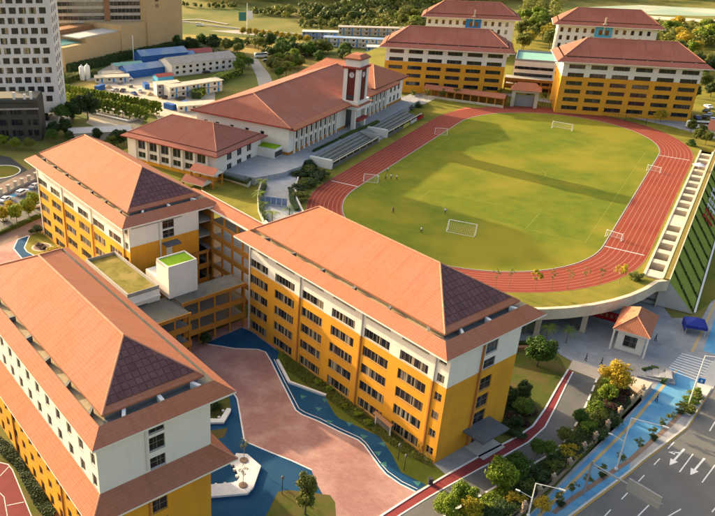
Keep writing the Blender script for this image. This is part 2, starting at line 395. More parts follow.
mb = MB(); mb.prism([(p.x,p.y) for p in rim], 6.3, ZT, bottom=True); struct('terrace', mb, 'lawn_gold')
mb = MB()
mb.wallstrip([(p.x,p.y) for p in edge], .9, 4.7, ZT+.35); struct('terrace_rim_beam', mb, 'cream_trim')
mb = MB(); mb.wallstrip([(p.x,p.y) for p in left+right[:-1]], .5, -.2, 6.25); struct('terrace_wall', mb, 'concrete_pale')
mb = MB(); mb.wallstrip([(p.x,p.y) for p in [N(-95+2*i if i else -58,51.2-.0*i) for i in range(0)] or [N(-58,45.6), N(62,45.6)]], .4, 0, 6.25); struct('terrace_wall', mb, 'concrete_pale')
back = []
for i in range(0, 25):
    a = math.pi/2 + math.pi*i/24*0.9
    back.append(N(-HS-3+(RO-6)*math.cos(a), (RO-6)*math.sin(a)))
mb = MB(); mb.wallstrip([(p.x,p.y) for p in back], .4, -.05, 6.28); struct('undercroft_shade_wall', mb, 'concrete_dark')  # dark wall added to stand for the shade in the open undercroft

# ---- track and field
def ringface(mb, ro, ri, z, k=40, hs=HS):
    A = oval(ro, k, hs); B = oval(ri, k, hs); n = len(A)
    for i in range(n):
        j = (i+1) % n; mb.face([(A[i].x,A[i].y,z),(A[j].x,A[j].y,z),(B[j].x,B[j].y,z),(B[i].x,B[i].y,z)])
mb = MB(); ringface(mb, RO, RI, ZT+.02); struct('running_track', mb, 'track_red')
mb = MB()
for k in range(9):
    r = RI+.45+k*1.22; ringface(mb, r+.05, r-.05, ZT+.026)
mat('lane_paint', (.40,.24,.18), (.33,.15,.10), .4, .9); struct('lane_lines', mb, 'lane_paint')
mb = MB(); P = oval(RI-.02); mb.face([(p.x,p.y,ZT+.024) for p in P]); struct('pitch', mb, 'turf')
mb = MB(); ringface(mb, RI+.14, RI-.14, ZT+.10); struct('track_kerb', mb, 'concrete')
mb = MB()
for c0 in (-HS, HS):
    mb.face([tuple(N(c0-.15, s*RI, ZT+.031)) for s in (1,)] + [tuple(N(c0-.15, RO-.8, ZT+.031)), tuple(N(c0+.15, RO-.8, ZT+.031)), tuple(N(c0+.15, RI, ZT+.031))])
mb.face([tuple(N(-HS+2-.15,-RO+.8,ZT+.031)), tuple(N(-HS+2+.15,-RO+.8,ZT+.031)), tuple(N(-HS+2+.15,-RI,ZT+.031)), tuple(N(-HS+2-.15,-RI,ZT+.031))])
struct('finish_lines', mb, 'white_paint')
mb = MB()                                                # faint touch and goal lines on the turf
w = .12; zc = ZT+.029
for (c0,n0,c1,n1) in ((-46,-31,46,-31),(-46,31,46,31),(-46,-31,-46,31),(46,-31,46,31),(0,-31,0,31),(-46,-16,-33,-16),(-33,-16,-33,16),(-46,16,-33,16),(46,-16,33,-16),(33,-16,33,16),(46,16,33,16)):
    mb.ribbon([N(c0,n0), N(c1,n1)], w, zc)
mb.ribbon([N(9*math.cos(i/24*6.2832), 9*math.sin(i/24*6.2832)) for i in range(24)], w, zc, True)
mat('faint_line', (.24,.24,.06), (.16,.19,.02), .4, .9); struct('pitch_lines', mb, 'faint_line')
# synthetic apron at the far end of the track, path strips behind it
sheet('track_apron', [N(HS+2,-RO), N(HS+24,-RO+4), N(HS+27,-24), N(HS+30,-2), N(HS+RO-1,2), N(HS+RO*.80,-RO*.6)], ZT+.012, 'track_end', False)
sheet('terrace_path', [N(HS+RO+3,-66), N(HS+RO+9,-30), N(HS+RO+4.5,10), N(HS+RO-3,34), N(HS+RO-14,52), N(HS+RO-20,60), N(HS+RO-14,64), N(HS+RO+8,36), N(HS+RO+14,-30), N(HS+RO+8,-70)], ZT+.016, 'plaza_stone', False)
sheet('terrace_road', [N(66,52),N(80,60),N(110,64),N(330,110),N(330,125),N(108,78),N(70,72),N(66,60)], ZT+.02, 'road_pale', False)

sheet('terrace_walk', [(398,97),(440,92.5),(486,98.5),(484,101.5),(440,96.5),(424,104),(392,109)], ZT+.03, 'concrete_pale')
sheet('terrace_walk', [(384,108),(398,97),(425,92),(428,96),(408,104),(392,111)], ZT+.034, 'deck_stone')
# ---- upper deck beside the auditorium (9.5 m) with the ramp walk down to the court
ZD = 9.5
deck = [N(70,-66),N(60,-58.5),N(-38,-57.8),N(-43,-56),N(-52,-57.5),N(-61,-62),N(-62,-73),N(-44,-75),N(-36,-75),N(-36,-66),N(56,-66.5)]
mb = MB(); mb.prism([(p.x,p.y) for p in deck], ZT, ZD, False); struct('deck', mb, 'deck_stone')
sheet('garden_terrace', [(218,171),(248,180),(262,163),(232,160)], 8.2, 'deck_stone')
mb = MB(); P = [at(*q, 7.4) for q in [(218,176),(248,186),(264,165)]]
mb.wallstrip([(p.x,p.y) for p in P], .5, 0, 8.4); struct('garden_wall', mb, 'white_wall')
walk = [(270,166),(300,166),(296,178),(296,196),(303,212),(308,230),(270,235),(262,215),(262,196),(266,182)]
sheet('curved_walk', walk, 7.9, 'deck_stone')
mb = MB()
for e in ([(262,182),(258,196),(259,210),(264,222),(272,232)], [(298,180),(295,190),(296,200),(301,211),(307,221),(313,228)]):
    P = [at(*q, 7.5) for q in e]; mb.wallstrip([(p.x,p.y) for p in P], .5, 0, 8.6)
struct('walk_parapet', mb, 'concrete_pale')
sheet('lower_garden', [(205,196),(226,190),(262,206),(275,240),(235,225)], .3, 'lawn_dull')

# ---- school court between the three teaching blocks
sheet('courtyard', [(130,375),(155,352),(252,316),(452,472),(392,516),(300,590),(60,620),(40,520)], .0, 'pink_pave')
inner = [(204.7,343.5),(235,348.5),(258,349.3),(265.5,352),(271,361),(281.5,382),(295.7,410),(302,414.5),(318.5,421.2),(339.4,431.6),(357.8,439.8),(364,445),(379.4,466.3),(386,474),(400,484),(415.4,491.6)]
outer = [(426,484.8),(401,472.2),(393,456.5),(384.6,443),(379,436),(339.6,418.7),(335,414.6),(326,399),(325,396.5),(289,383),(277,361),(279,352),(252,332),(242,327.5)]
sheet('blue_court', inner+outer, .006, 'court_blue')
lb = [(219,389),(227.4,391.8),(234,394),(237,398),(238.4,405),(244,438.7),(246.5,442),(270,452),(292,460.7),(311,469.5),(318,486),(323,495),(330,560),(150,600),(120,500),(160,430)]
sheet('blue_court', lb, .006, 'court_blue')
mb = MB()
mb.ribbon(PX(inner), .28, .012)
mb.ribbon(PX([(274,359),(284.5,381),(299,408.5),(305,412.3),(320.5,418.6),(341,429),(359.5,437.3),(366,443),(381.5,464.5),(388,471.5),(402,481.5),(417.4,489)]), .14, .012)
mb.ribbon(PX([(219,389),(227.4,391.8),(234,394),(237,398),(238.4,405),(244,438.7),(246.5,442),(270,452),(292,460.7),(312,470)]), .28, .012)
struct('court_border_lines', mb, 'white_paint')
mb = MB()
for (x,y,rot) in ((302.8,396.6,.1),(325.3,400,.2),(318.5,408.8,.3),(329.2,421.7,.2),(349.4,423.6,.3),(363.5,436.4,.1),(382.7,443.8,.9),(378,453,.5),(384,464,.9),(417.3,483,.4)):
    p = at(x,y); 
    mb.face([(p.x+.8*math.cos(rot+k*2.0944), p.y+.8*math.sin(rot+k*2.0944), .014) for k in range(3)])
struct('court_triangle_marks', mb, 'green_paint')
sheet('court_lawn', [(276,347),(434,464.5),(449,477),(420,490),(397,475),(389,459),(378,441),(338,423),(323,402),(286,387),(272,362)], .003, 'lawn')
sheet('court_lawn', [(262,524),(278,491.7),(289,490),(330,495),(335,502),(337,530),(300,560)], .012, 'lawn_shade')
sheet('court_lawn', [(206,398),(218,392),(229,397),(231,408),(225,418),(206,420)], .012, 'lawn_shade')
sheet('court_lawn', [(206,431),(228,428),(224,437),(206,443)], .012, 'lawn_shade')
mb = MB(); mb.wallstrip(PX([(277.5,361),(289.3,383),(326,396.5)]), .55, 0, .45); tag(mb.build('planter_kerb','white_paint'), 'white angular planter kerb between blue court and lawn strip', 'kerb')
sheet('entrance_apron', [(434.5,464),(449,478),(466,474),(498,449),(478,430),(458,428)], .008, 'plaza_stone')
# narrow red lane, its white kerbs and the campus road
laneL = [(372,522),(398,505),(416,493.5),(444,476.5),(481,455.5),(517,437),(533,426),(545,409),(558,386),(568.3,369.5)]
laneR = [(389,522),(408,510),(429,497),(448,486),(481,468),(495,461),(528.5,442),(545,427),(556,406),(566,385),(573,372)]
sheet('red_lane', laneL+laneR[::-1], .016, 'lane_red')
roadR = [(420,532),(455,510),(490,490.4),(507.6,480.6),(537,462),(554.6,452),(568.3,436.5),(580,418),(588,400.8),(597,379)]
sheet('campus_road', laneR+roadR[::-1], .013, 'asphalt')
mb = MB(); mb.wallstrip(PX(laneL), .32, 0, .10); mb.wallstrip(PX(laneR), .24, 0, .06); struct('lane_kerb', mb, 'white_paint')
mb = MB(); P = PX(roadR)
for k in range(len(P)-1):
    L = (P[k+1]-P[k]).length; s = 0
    while s < L-.4:
        e = min(s+2.4, L); d = (P[k+1]-P[k]).normalized(); mb.wallstrip([P[k]+d*s, P[k]+d*e], .35, 0, .13); s += 3.6
struct('road_edge_kerb', mb, 'white_paint')
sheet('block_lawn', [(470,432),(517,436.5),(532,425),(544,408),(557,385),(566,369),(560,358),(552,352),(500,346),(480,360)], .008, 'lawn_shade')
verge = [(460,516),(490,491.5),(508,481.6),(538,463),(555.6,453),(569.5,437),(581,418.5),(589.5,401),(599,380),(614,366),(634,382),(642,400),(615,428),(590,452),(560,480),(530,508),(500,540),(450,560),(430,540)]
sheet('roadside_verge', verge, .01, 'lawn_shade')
sheet('plaza', [(470,350),(500,336),(520,316),(560,296),(650,290),(672,318),(690,318),(700,329),(694,348),(668,372),(655,392),(640,398),(628,372),(612,364),(600,376),(573,362),(556,352),(545,350)], .006, 'plaza_stone')
sheet('plaza_band', [(568,368.5),(573,359.5),(604,370),(598,380)], .014, 'sand_stone')
mb = MB(); mb.wallstrip(PX([(468,357),(500,350),(530,349),(546,350.5),(556,344)]), .9, 0, .75); tag(mb.build('brown_garden_wall','brown_stone'), 'low brown garden wall edging the plaza under the stadium', 'wall')

# ---- street at the right: footway, blue cycle path, road
sheet('street', [(566,520),(629.4,472.5),(641.6,462),(686.6,427.5),(700,405.5),(712,389),(740,330),(900,330),(900,560),(520,560)], .0, 'asphalt')
sheet('footway', [(640,398),(673,366),(690,340),(714,296),(760,230),(790,230),(760,300),(735,340),(711,389),(699,405),(686,427),(641,461.5),(629,472),(566,519),(540,545),(500,545)], .01, 'plaza_stone')
sheet('cycle_path', [(514,532),(541,505),(585,461),(624,422),(649,395),(670,368.5),(679,371),(695,381),(684.7,413.8),(655,440),(630.8,460.8),(629,469),(564.4,514.5),(545,528)], .016, 'bike_blue')
sheet('cycle_path', [(703,351),(715,318),(740,270),(760,270),(735,330),(722,356)], .016, 'bike_blue')
sheet('cycle_path', [(560,521),(627,473.3),(640,463.5),(668,442),(684,429),(683,427.5),(667,440.3),(639,461.4),(626,471),(557,520)], .018, 'bike_blue')
mb = MB(); mb.ribbon(PX([(553,513),(572,499),(601,479.5),(630,460),(652,441),(670,425),(683,411)]), .8, .024); struct('street_planting_strip', mb, 'brown_pave')
mb = MB(); mb.ribbon(PX([(533,522),(548.7,506),(594.6,460.8),(629.4,426.5),(676.8,369.8)]), .55, .021); mb.ribbon(PX([(692,352),(703,330),(716,301),(740,258)]), .55, .021); struct('tactile_strip', mb, 'tactile')
mb = MB(); mb.wallstrip(PX([(548,530),(567,518),(629.4,471.5),(641.6,460.8),(664,444),(686.6,426.6),(700,405),(710.5,388)]), .35, 0, .14); struct('street_kerb', mb, 'concrete_pale')
mb = MB(); mb.ribbon(PX([(550,531.5),(569,519),(631,472.6),(643,462),(665.4,445.2),(688,427.6),(701.3,405.8),(712,388.5)]), .22, .006); struct('yellow_kerb_line', mb, 'yellow_paint')
mb = MB()
for q in (((607.7,512.9)),(624.6,496),(641.4,478.3),(656.9,461.7),(671,445.4)):
    mb.ribbon(PX([(q[0]-3,q[1]+3.2),(q[0]+3,q[1]-3.2)]), .17, .006)
for a, b in (((679.5,472),(693,454)),((638,516),(649,505)),((660,521),(681,509)),((702,482.5),(715,465)),((709.5,431),(718,417)),((712,512),(722,500))):
    mb.ribbon(PX([a,b]), .18, .006)
def arrow(mb, px, py, d, turn):
    p = at(px,py); t = Vector((math.cos(d),math.sin(d),0)); n = Vector((-t.y,t.x,0)); z = .006
    g = lambda a, b: (p.x+t.x*a+n.x*b, p.y+t.y*a+n.y*b, z)
    mb.face([g(-3.2,-.16),g(1.2,-.16),g(1.2,.16),g(-3.2,.16)])
    mb.face([g(1.2,-.62),g(3.2,0),g(1.2,.62)])
    if turn:
        mb.face([g(-1.8,-.17),g(-.9,-1.0),g(-.6,-.95),g(-1.2,-.17)])
        mb.face([g(-1.3,-.85),g(-.2,-1.55),g(-.3,-.45)])
d = math.atan2((at(650,497)-at(690,452)).y,(at(650,497)-at(690,452)).x)
arrow(mb, 677,457, d, True); arrow(mb, 697.5,466.5, d, False)
struct('road_markings', mb, 'white_paint')
mb = MB()
for k in range(9):
    t = k/8; a = Vector((681.5-14.5*t, 353.5+15.5*t)); b = Vector((713-14*t, 362+19*t))
    mb.ribbon(PX([tuple(a), tuple(b)]), .42, .024)
struct('crosswalk', mb, 'white_paint')
sheet('street_corner_paving', [(697,384),(712,362),(735,345),(713,389),(700,404)], .022, 'concrete_pale')

# ---- planted slope below the stadium's right side
mb = MB(); A, B = N(-57,51.9,6.7), N(64,51.9,6.7); C_, D = N(64,58.2,.15), N(-57,58.2,.15)
nseg = 30
for i in range(nseg):
    f = lambda P, Q, t: tuple(P+(Q-P)*t)
    mb.face([f(D,C_,i/nseg), f(D,C_,(i+1)/nseg), f(A,B,(i+1)/nseg), f(A,B,i/nseg)])
struct('grass_slope', mb, 'slope_grass')
mb = MB(); mb.face([tuple(N(-57,45.8,0)), tuple(N(-57,51.9,6.7)), tuple(N(-57,58.2,.15))][::-1]); mb.face([tuple(N(-57.02,45.8,0)), tuple(N(-57.02,58.2,0.1)), tuple(N(-57.02,51.9,6.7)), tuple(N(-57.02,45.8,6.4))]); struct('slope_end_wall', mb, 'concrete_pale')
mb = MB(); mb.wallstrip([N(-56,58.6), N(64,58.6)], .45, 0, .35); struct('slope_drain_kerb', mb, 'fascia_white')
sheet('slope_lawn', [N(-55,58.9),N(70,58.9),N(70,66),N(0,65.5),N(-40,63.5)], .03, 'lawn', False)

# ---- left: city side street, car park and the small front garden
sheet('city_road', [(-60,205),(-40,150),(10,157),(36,176),(40,190),(0,190),(-30,200)], .0, 'asphalt_dark')
sheet('city_footway', [(-40,215),(0,184),(20,174),(36,166),(40,180),(40,190),(0,203),(-30,215)], .006, 'brown_pave')
sheet('city_cycle_lane', [(-30,212),(0,198.4),(40,183.5),(40,187),(0,202.5),(-30,217)], .012, 'bike_blue')
sheet('car_park', [(-40,222),(0,203),(42,187.5),(44,214),(0,231),(-40,250)], .004, 'asphalt')
sheet('hedge_walk', [(-20,243),(0,233),(42,216),(44,236),(0,246),(-20,256)], .008, 'brown_pave')
sheet('front_paving', [(-30,262),(0,246),(44,229),(60,240),(60,262),(30,300),(-30,330)], .012, 'pink_pave')
sheet('front_blue_band', [(13.5,248.5),(17.5,239.5),(29,235.5),(24,247.5),(27,252),(46,262),(40,266),(22,258.5)], .02, 'court_blue')
sheet('front_lawn', [(24.5,247.8),(29.5,236),(36,232),(44,232),(75,258),(60,270),(46,261),(27,251.5)], .022, 'lawn_gold')
mb = MB(); mb.ribbon(PX([(13.5,248.5),(17.5,239.5),(29,235.5)]), .3, .026); mb.ribbon(PX([(13.5,248.5),(22,258.5),(40,266)]), .3, .026); mb.ribbon(PX([(29.5,236),(24.3,247.8),(27,251.7),(46,261.5)]), .3, .028); struct('front_border_lines', mb, 'white_paint')
mb = MB(); P = [at(41.5,247)+Vector((2.5*math.cos(i/20*6.283), 2.5*math.sin(i/20*6.283),0)) for i in range(20)]
mb.ribbon(P, .5, .03, True); struct('flower_bed_rim', mb, 'sand_stone')
mb = MB(); mb.face([(p.x,p.y,.027) for p in P]); struct('flower_bed_soil', mb, 'brown_pave')
# sports court at the very left
sheet('sports_court', [(-40,440),(0,461.5),(8,463.5),(13,470),(34,520),(30,560),(-60,560)], .01, 'court_red')
mb = MB()
mb.ribbon(PX([(-20,453),(0,462.5),(8,464.5),(12.5,470),(33,520),(40,540)]), .16, .018); mb.ribbon(PX([(-20,490),(0,493),(4,497),(8,520),(9,540)]), .12, .018)
mb.ribbon(PX([(7,505.5),(24,502)]), .12, .018); mb.ribbon(PX([(0,476),(9.5,466)]), .12, .018)
struct('sports_court_lines', mb, 'white_paint')
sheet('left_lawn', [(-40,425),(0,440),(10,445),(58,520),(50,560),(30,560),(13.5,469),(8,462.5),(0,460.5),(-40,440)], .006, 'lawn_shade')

# ---- background: site yard, channel, roads, fields
sheet('site_yard', [(85,78),(120,60),(150,72),(215,92),(215,118),(160,122),(150,108),(95,92)], .0, 'site_earth')
sheet('site_yard', [(62,86),(95,80),(110,95),(60,100)], .004, 'gold_field')
sheet('channel_water', [(82,112),(96,107),(146,117),(136,131),(95,122)], .0, 'concrete_dark')
mb = MB(); mb.wallstrip(PX([(78,107),(98,107),(142,118),(128,122),(76,110)]), 1.6, 0, .8); struct('channel_kerb', mb, 'concrete_pale')
sheet('channel_path', [(90,117),(136,130),(146,130),(130,140),(86,123)], .004, 'site_earth')
sheet('side_road', [(250,63),(258,60),(270,75),(276,92),(260,92),(256,75)], .01, 'road_pale')
sheet('side_road', [(180,50),(215,50),(258,59),(262,66),(240,64),(180,56)], .006, 'road_pale')
mb = MB(); mb.ribbon([at(x,y,0) for x,y in ((-60,12),(60,16),(180,24.5),(210,28.5),(240,32),(300,37.5),(335,42),(420,52))], 15, 0.05); struct('highway', mb, 'road_pale')
mb = MB(); mb.wallstrip([at(x,y,0) for x,y in ((180,22.3),(210,26.3),(240,29.8),(300,35.5),(335,40))], .8, 0, 1.2); struct('highway_barrier', mb, 'concrete_pale')
sheet('gold_meadow', [(180,34),(250,38),(300,41),(330,47),(300,54),(262,58),(215,48),(180,42)], .02, 'gold_field')
sheet('gold_meadow', [(278,62),(330,55),(355,58),(300,80),(280,75)], .02, 'gold_field')
def strip_on_hill(name, pts, w, m, lift=.5):
    mb = MB(); P = []
    for (a, b) in zip(pts[:-1], pts[1:]):
        for k in range(12): P.append((a[0]+(b[0]-a[0])*k/12, a[1]+(b[1]-a[1])*k/12))
    L = []
    for k in range(len(P)):
        a, b = P[max(k-1,0)], P[min(k+1,len(P)-1)]; dx, dy = b[0]-a[0], b[1]-a[1]; l = math.hypot(dx,dy) or 1
        nx, ny = -dy/l*w/2, dx/l*w/2
        L.append([(P[k][0]+nx*s, P[k][1]+ny*s) for s in (-1,-.5,0,.5,1)])
    for k in range(len(P)-1):
        for j in range(4):
            q = [L[k][j], L[k+1][j], L[k+1][j+1], L[k][j+1]]
            mb.face([(x,y,max(hill(x,y),0 if True else 0)+lift) for x,y in q])
    return struct(name, mb, m)
strip_on_hill('field_track', [(-75,590),(-20,600),(5,575)], 3, 'road_pale')
strip_on_hill('bare_slope', [(130,760),(230,740)], 60, 'bare_earth', 1.2)
# ---------------------------------------------------------------- building kit
WCACHE = {}
def window(parent, P, dx, w, h, n, glass='glass', frame='frame_grey', rows=1, name='window', depth=.22):
    """one window: frame with mullions (part) and its glazing (sub-part); P = centre of the opening on the wall face"""
    key = (round(w,2), round(h,2), n, glass, frame, rows, depth)
    if key not in WCACHE:
        f = MB(); t = .07
        f.box(-w/2,w/2,depth-.05,depth+.03,h/2-t,h/2-.005); f.box(-w/2,w/2,depth-.05,depth+.03,-h/2+.005,-h/2+t)
        for k in range(n+1):
            x = -w/2+w*k/n; x = min(max(x,-w/2+t/2+.005),w/2-t/2-.005); f.box(x-t/2,x+t/2,depth-.048,depth+.028,-h/2+t,h/2-t)
        for k in range(1,rows):
            z = -h/2+h*k/rows; f.box(-w/2+.01,w/2-.01,depth-.046,depth+.026,z-t/2,z+t/2)
        f.box(-w/2-.02,w/2+.02,-.05,depth-.06,-h/2-.07,-h/2-.005)      # sill
        g = MB(); g.face([(-w/2+.01,depth+.01,-h/2+.01),(w/2-.01,depth+.01,-h/2+.01),(w/2-.01,depth+.01,h/2-.01),(-w/2+.01,depth+.01,h/2-.01)])
        WCACHE[key] = (f.mesh('window_frame', frame), g.mesh('window_pane', glass))
    fm, gm = WCACHE[key]
    o = obj(name, fm, parent, P, math.atan2(dx[1],dx[0])); obj('pane', gm, o)
    return o
def facade(parent, mbs, P, dx, Wd, bands, ops, depth=.45, frame='frame_grey'):
    """wall with real openings; outward side is to the right of dx (walls run left to right seen from outside)"""
    nx = (dx[1], -dx[0])
    g = lambda s, z, o=0.0: (P[0]+dx[0]*s-nx[0]*o, P[1]+dx[1]*s-nx[1]*o, z)
    for z0, z1, m in bands:
        mb = mbs.setdefault(m, MB())
        inb = [o for o in ops if o[2] < z1-1e-3 and o[3] > z0+1e-3]
        X = sorted({0, Wd} | {o[0] for o in inb} | {o[1] for o in inb}); Z = sorted({z0, z1} | {min(max(z,z0),z1) for o in inb for z in o[2:4]})
        for i in range(len(X)-1):
            for j in range(len(Z)-1):
                xm, zm = (X[i]+X[i+1])/2, (Z[j]+Z[j+1])/2
                if any(o[0] < xm < o[1] and o[2] < zm < o[3] for o in inb): continue
                mb.face([g(X[i],Z[j]), g(X[i+1],Z[j]), g(X[i+1],Z[j+1]), g(X[i],Z[j+1])])
        for o in inb:
            a, b, c, d = o[0], o[1], max(o[2],z0), min(o[3],z1)
            if c == o[2]: mb.face([g(a,c),g(b,c),g(b,c,depth),g(a,c,depth)])
            if d == o[3]: mb.face([g(a,d,depth),g(b,d,depth),g(b,d),g(a,d)])
            mb.face([g(a,c),g(a,c,depth),g(a,d,depth),g(a,d)]); mb.face([g(b,c,depth),g(b,c),g(b,d),g(b,d,depth)])
    for o in ops:
        n = o[4]
        if n:
            P3 = g((o[0]+o[1])/2, (o[2]+o[3])/2)
            window(parent, P3, dx, o[1]-o[0], o[3]-o[2], n, o[5] if len(o) > 5 else 'glass', frame, o[6] if len(o) > 6 else 1)
def block(parent, x0, x1, y0, y1, sides, frame='frame_grey'):
    """four walls; sides = dict front/right/back/left -> (bands, openings)"""
    mbs = {}
    for k, (P, dx, w) in {'front': ((x0,y0),(1,0),x1-x0), 'right': ((x1,y0),(0,1),y1-y0), 'back': ((x1,y1),(-1,0),x1-x0), 'left': ((x0,y1),(0,-1),y1-y0)}.items():
        if k in sides: facade(parent, mbs, P, dx, w, sides[k][0], sides[k][1], frame=frame)
    names = {'white_wall':'white_wall','orange_wall':'orange_wall'}
    for m, mb in mbs.items(): mb.build(names.get(m,'wall'), m, parent)
def ring(x0,x1,y0,y1,ze,rx0,rx1,ry,zr,t):
    f = lambda a, b: a+(b-a)*t
    z = f(ze,zr); return [(f(x0,rx0),f(y0,ry),z),(f(x1,rx1),f(y0,ry),z),(f(x1,rx1),f(y1,ry),z),(f(x0,rx0),f(y1,ry),z)]
def slope_uv(p, k):
    return None
def slopes(mb, A, B, sel=(0,1,2,3)):
    for k in sel:
        j = (k+1)%4; a, b, c, d = [Vector(p) for p in (A[k],A[j],B[j],B[k])]
        ax = (b-a).normalized(); up = ((c+d)/2-(a+b)/2); up = (up - ax*up.dot(ax))
        if up.length < 1e-6: continue
        up.normalize(); uv = [((p-a).dot(ax),(p-a).dot(up)) for p in (a,b,c,d)]
        if (c-d).length < 1e-4: mb.face([a,b,c], uv[:3])
        else: mb.face([a,b,c,d], uv)
def clip(poly, a, b, c):                                  # keep a*x+b*y <= c
    out = []
    for i in range(len(poly)):
        p, q = poly[i], poly[(i+1)%len(poly)]; dp, dq = a*p[0]+b*p[1]-c, a*q[0]+b*q[1]-c
        if dp <= 0: out.append(p)
        if (dp < 0 < dq) or (dq < 0 < dp):
            t = dp/(dp-dq); out.append((p[0]+(q[0]-p[0])*t, p[1]+(q[1]-p[1])*t))
    return out
def hip_roof(parent, E, Rg, slot=(.19,.255), main='clay_roof', skirt='clay_roof', panels=False, posts=6, fascia='fascia_white', slotmat='slot_floor', cols=16, rows=8):
    """tiled hip roof: eave roof, recessed light slot all round, raised main roof, hip and ridge caps, fascia"""
    r = lambda t: ring(*E, *Rg, t)
    t0, t1 = slot
    mb = MB(); slopes(mb, r(0), r(t0)); mb.build('eave_roof', skirt, parent)
    f = MB(); A = r(0)
    lo = [(p[0],p[1],p[2]-.32) for p in A]
    for k in range(4):
        j = (k+1)%4; f.face([lo[k],lo[j],A[j],A[k]])
    f.face([lo[3],lo[2],lo[1],lo[0]]); f.build('fascia', fascia, parent)
    zf = r(t0)[0][2]-.75
    s = MB(); s2 = MB(); I = r(t0); O = r(min(t1+.06,.5))
    Ib = [(p[0],p[1],zf) for p in I]; Ob = [(p[0],p[1],zf) for p in O]
    for k in range(4):
        j = (k+1)%4
        q = s2 if (panels and k in (1,2)) else s
        q.face([Ib[k],Ib[j],Ob[j],Ob[k]]); q.face([I[k],I[j],Ib[j],Ib[k]][::-1])
        q.face([Ob[k],Ob[j],(O[j][0],O[j][1],O[j][2]-.03),(O[k][0],O[k][1],O[k][2]-.03)])
    s.build('light_slot', slotmat, parent)
    if panels: s2.build('end_light_slot', 'slot_shaded', parent)
    m = MB(); M0 = r(t1); T = r(1)
    if panels:
        tp = t1+.075
        slopes(m, M0, T, (0,2,3)); slopes(m, M0, r(tp), (1,))
    else: slopes(m, M0, T)
    low = [(p[0],p[1],p[2]-.25) for p in M0]
    for k in range(4):
        j = (k+1)%4; m.face([low[k],low[j],M0[j],M0[k]], [(0,0)]*4)
    mo = m.build('main_roof', main, parent)
    cp = MB()
    for k in range(4): cp.tube(M0[k], T[k], .17, .17, 6)
    cp.tube(T[0], T[1], .19, .19, 6); cp.build('ridge_cap', 'hip_cap', mo)
    if panels:
        Q = r(tp); a, b, c = Vector(Q[1]), Vector(Q[2]), Vector(T[1])
        bk = MB(); n = (b-a).cross(c-a).normalized(); bk.face([a-n*.03,b-n*.03,c-n*.03]); bk.build('panel_backing', 'roof_glass_bar', parent)
        ax = (b-a).normalized(); Lb = (b-a).length; mid = (c-a).dot(ax); up = (c-a)-ax*mid; hh = up.length; up.normalize()
        cw = Lb/cols; rh = hh/rows; g = .055
        for i in range(rows):
            for j in range(cols):
                x0, x1, y0, y1 = j*cw+g, (j+1)*cw-g, i*rh+g, (i+1)*rh-g
                poly = [(x0,y0),(x1,y0),(x1,y1),(x0,y1)]
                poly = clip(poly, -hh, mid, -.18*hh) ; poly = clip(poly, hh, Lb-mid, Lb*hh-.18*hh)
                if len(poly) < 3: continue
                area = abs(sum(poly[k][0]*poly[(k+1)%len(poly)][1]-poly[(k+1)%len(poly)][0]*poly[k][1] for k in range(len(poly))))/2
                if area < .25: continue
                pm = MB(); top = [a+ax*p[0]+up*p[1]+n*.10 for p in poly]; bot = [a+ax*p[0]+up*p[1]-n*.01 for p in poly]
                pm.face(top)
                for k in range(len(poly)):
                    kk = (k+1)%len(poly); pm.face([bot[k],bot[kk],top[kk],top[k]])
                pm.build('roof_panel', 'roof_glass', parent)
    I = r(t0); M = r(t1)
    for (ka, kb) in ((0,1),(1,2)):
        if ka == 1 and not panels: continue
        cnt = posts if ka == 0 else 3
        for i in range(cnt):
            t = (i+.6)/cnt; p = Vector(I[ka])+(Vector(I[kb])-Vector(I[ka]))*t; q = Vector(M[ka])+(Vector(M[kb])-Vector(M[ka]))*t
            pm = MB(); d = (Vector(I[kb])-Vector(I[ka])).normalized()*.28
            z0 = zf+.02
            b0 = [p-d, p+d, q+d, q-d]
            lo_ = [(v.x,v.y,z0) for v in b0]; hi = [(b0[0].x,b0[0].y,p.z+.10),(b0[1].x,b0[1].y,p.z+.10),(b0[2].x,b0[2].y,q.z-.26),(b0[3].x,b0[3].y,q.z-.26)]
            pm.face(hi)
            for k in range(4):
                kk = (k+1)%4; pm.face([lo_[k],lo_[kk],hi[kk],hi[k]])
            pm.build('slot_baffle', 'slot_dark' if ka == 0 else 'frame_white', parent)
def downpipe(parent, x, y, z0, z1, m='downpipe'):
    b = MB(); b.box(x-.16,x+.16,y-.2,y-.004,z0,z1); b.build('downpipe', m, parent)
def canopy(parent, x0,x1,y0,y1,z, m='canopy_grey'):
    b = MB(); b.box(x0,x1,y0,y1,z,z+.28); b.box(x0-.08,x1+.08,y0-.08,y1+.08,z+.28,z+.40); b.build('entrance_canopy', m, parent)

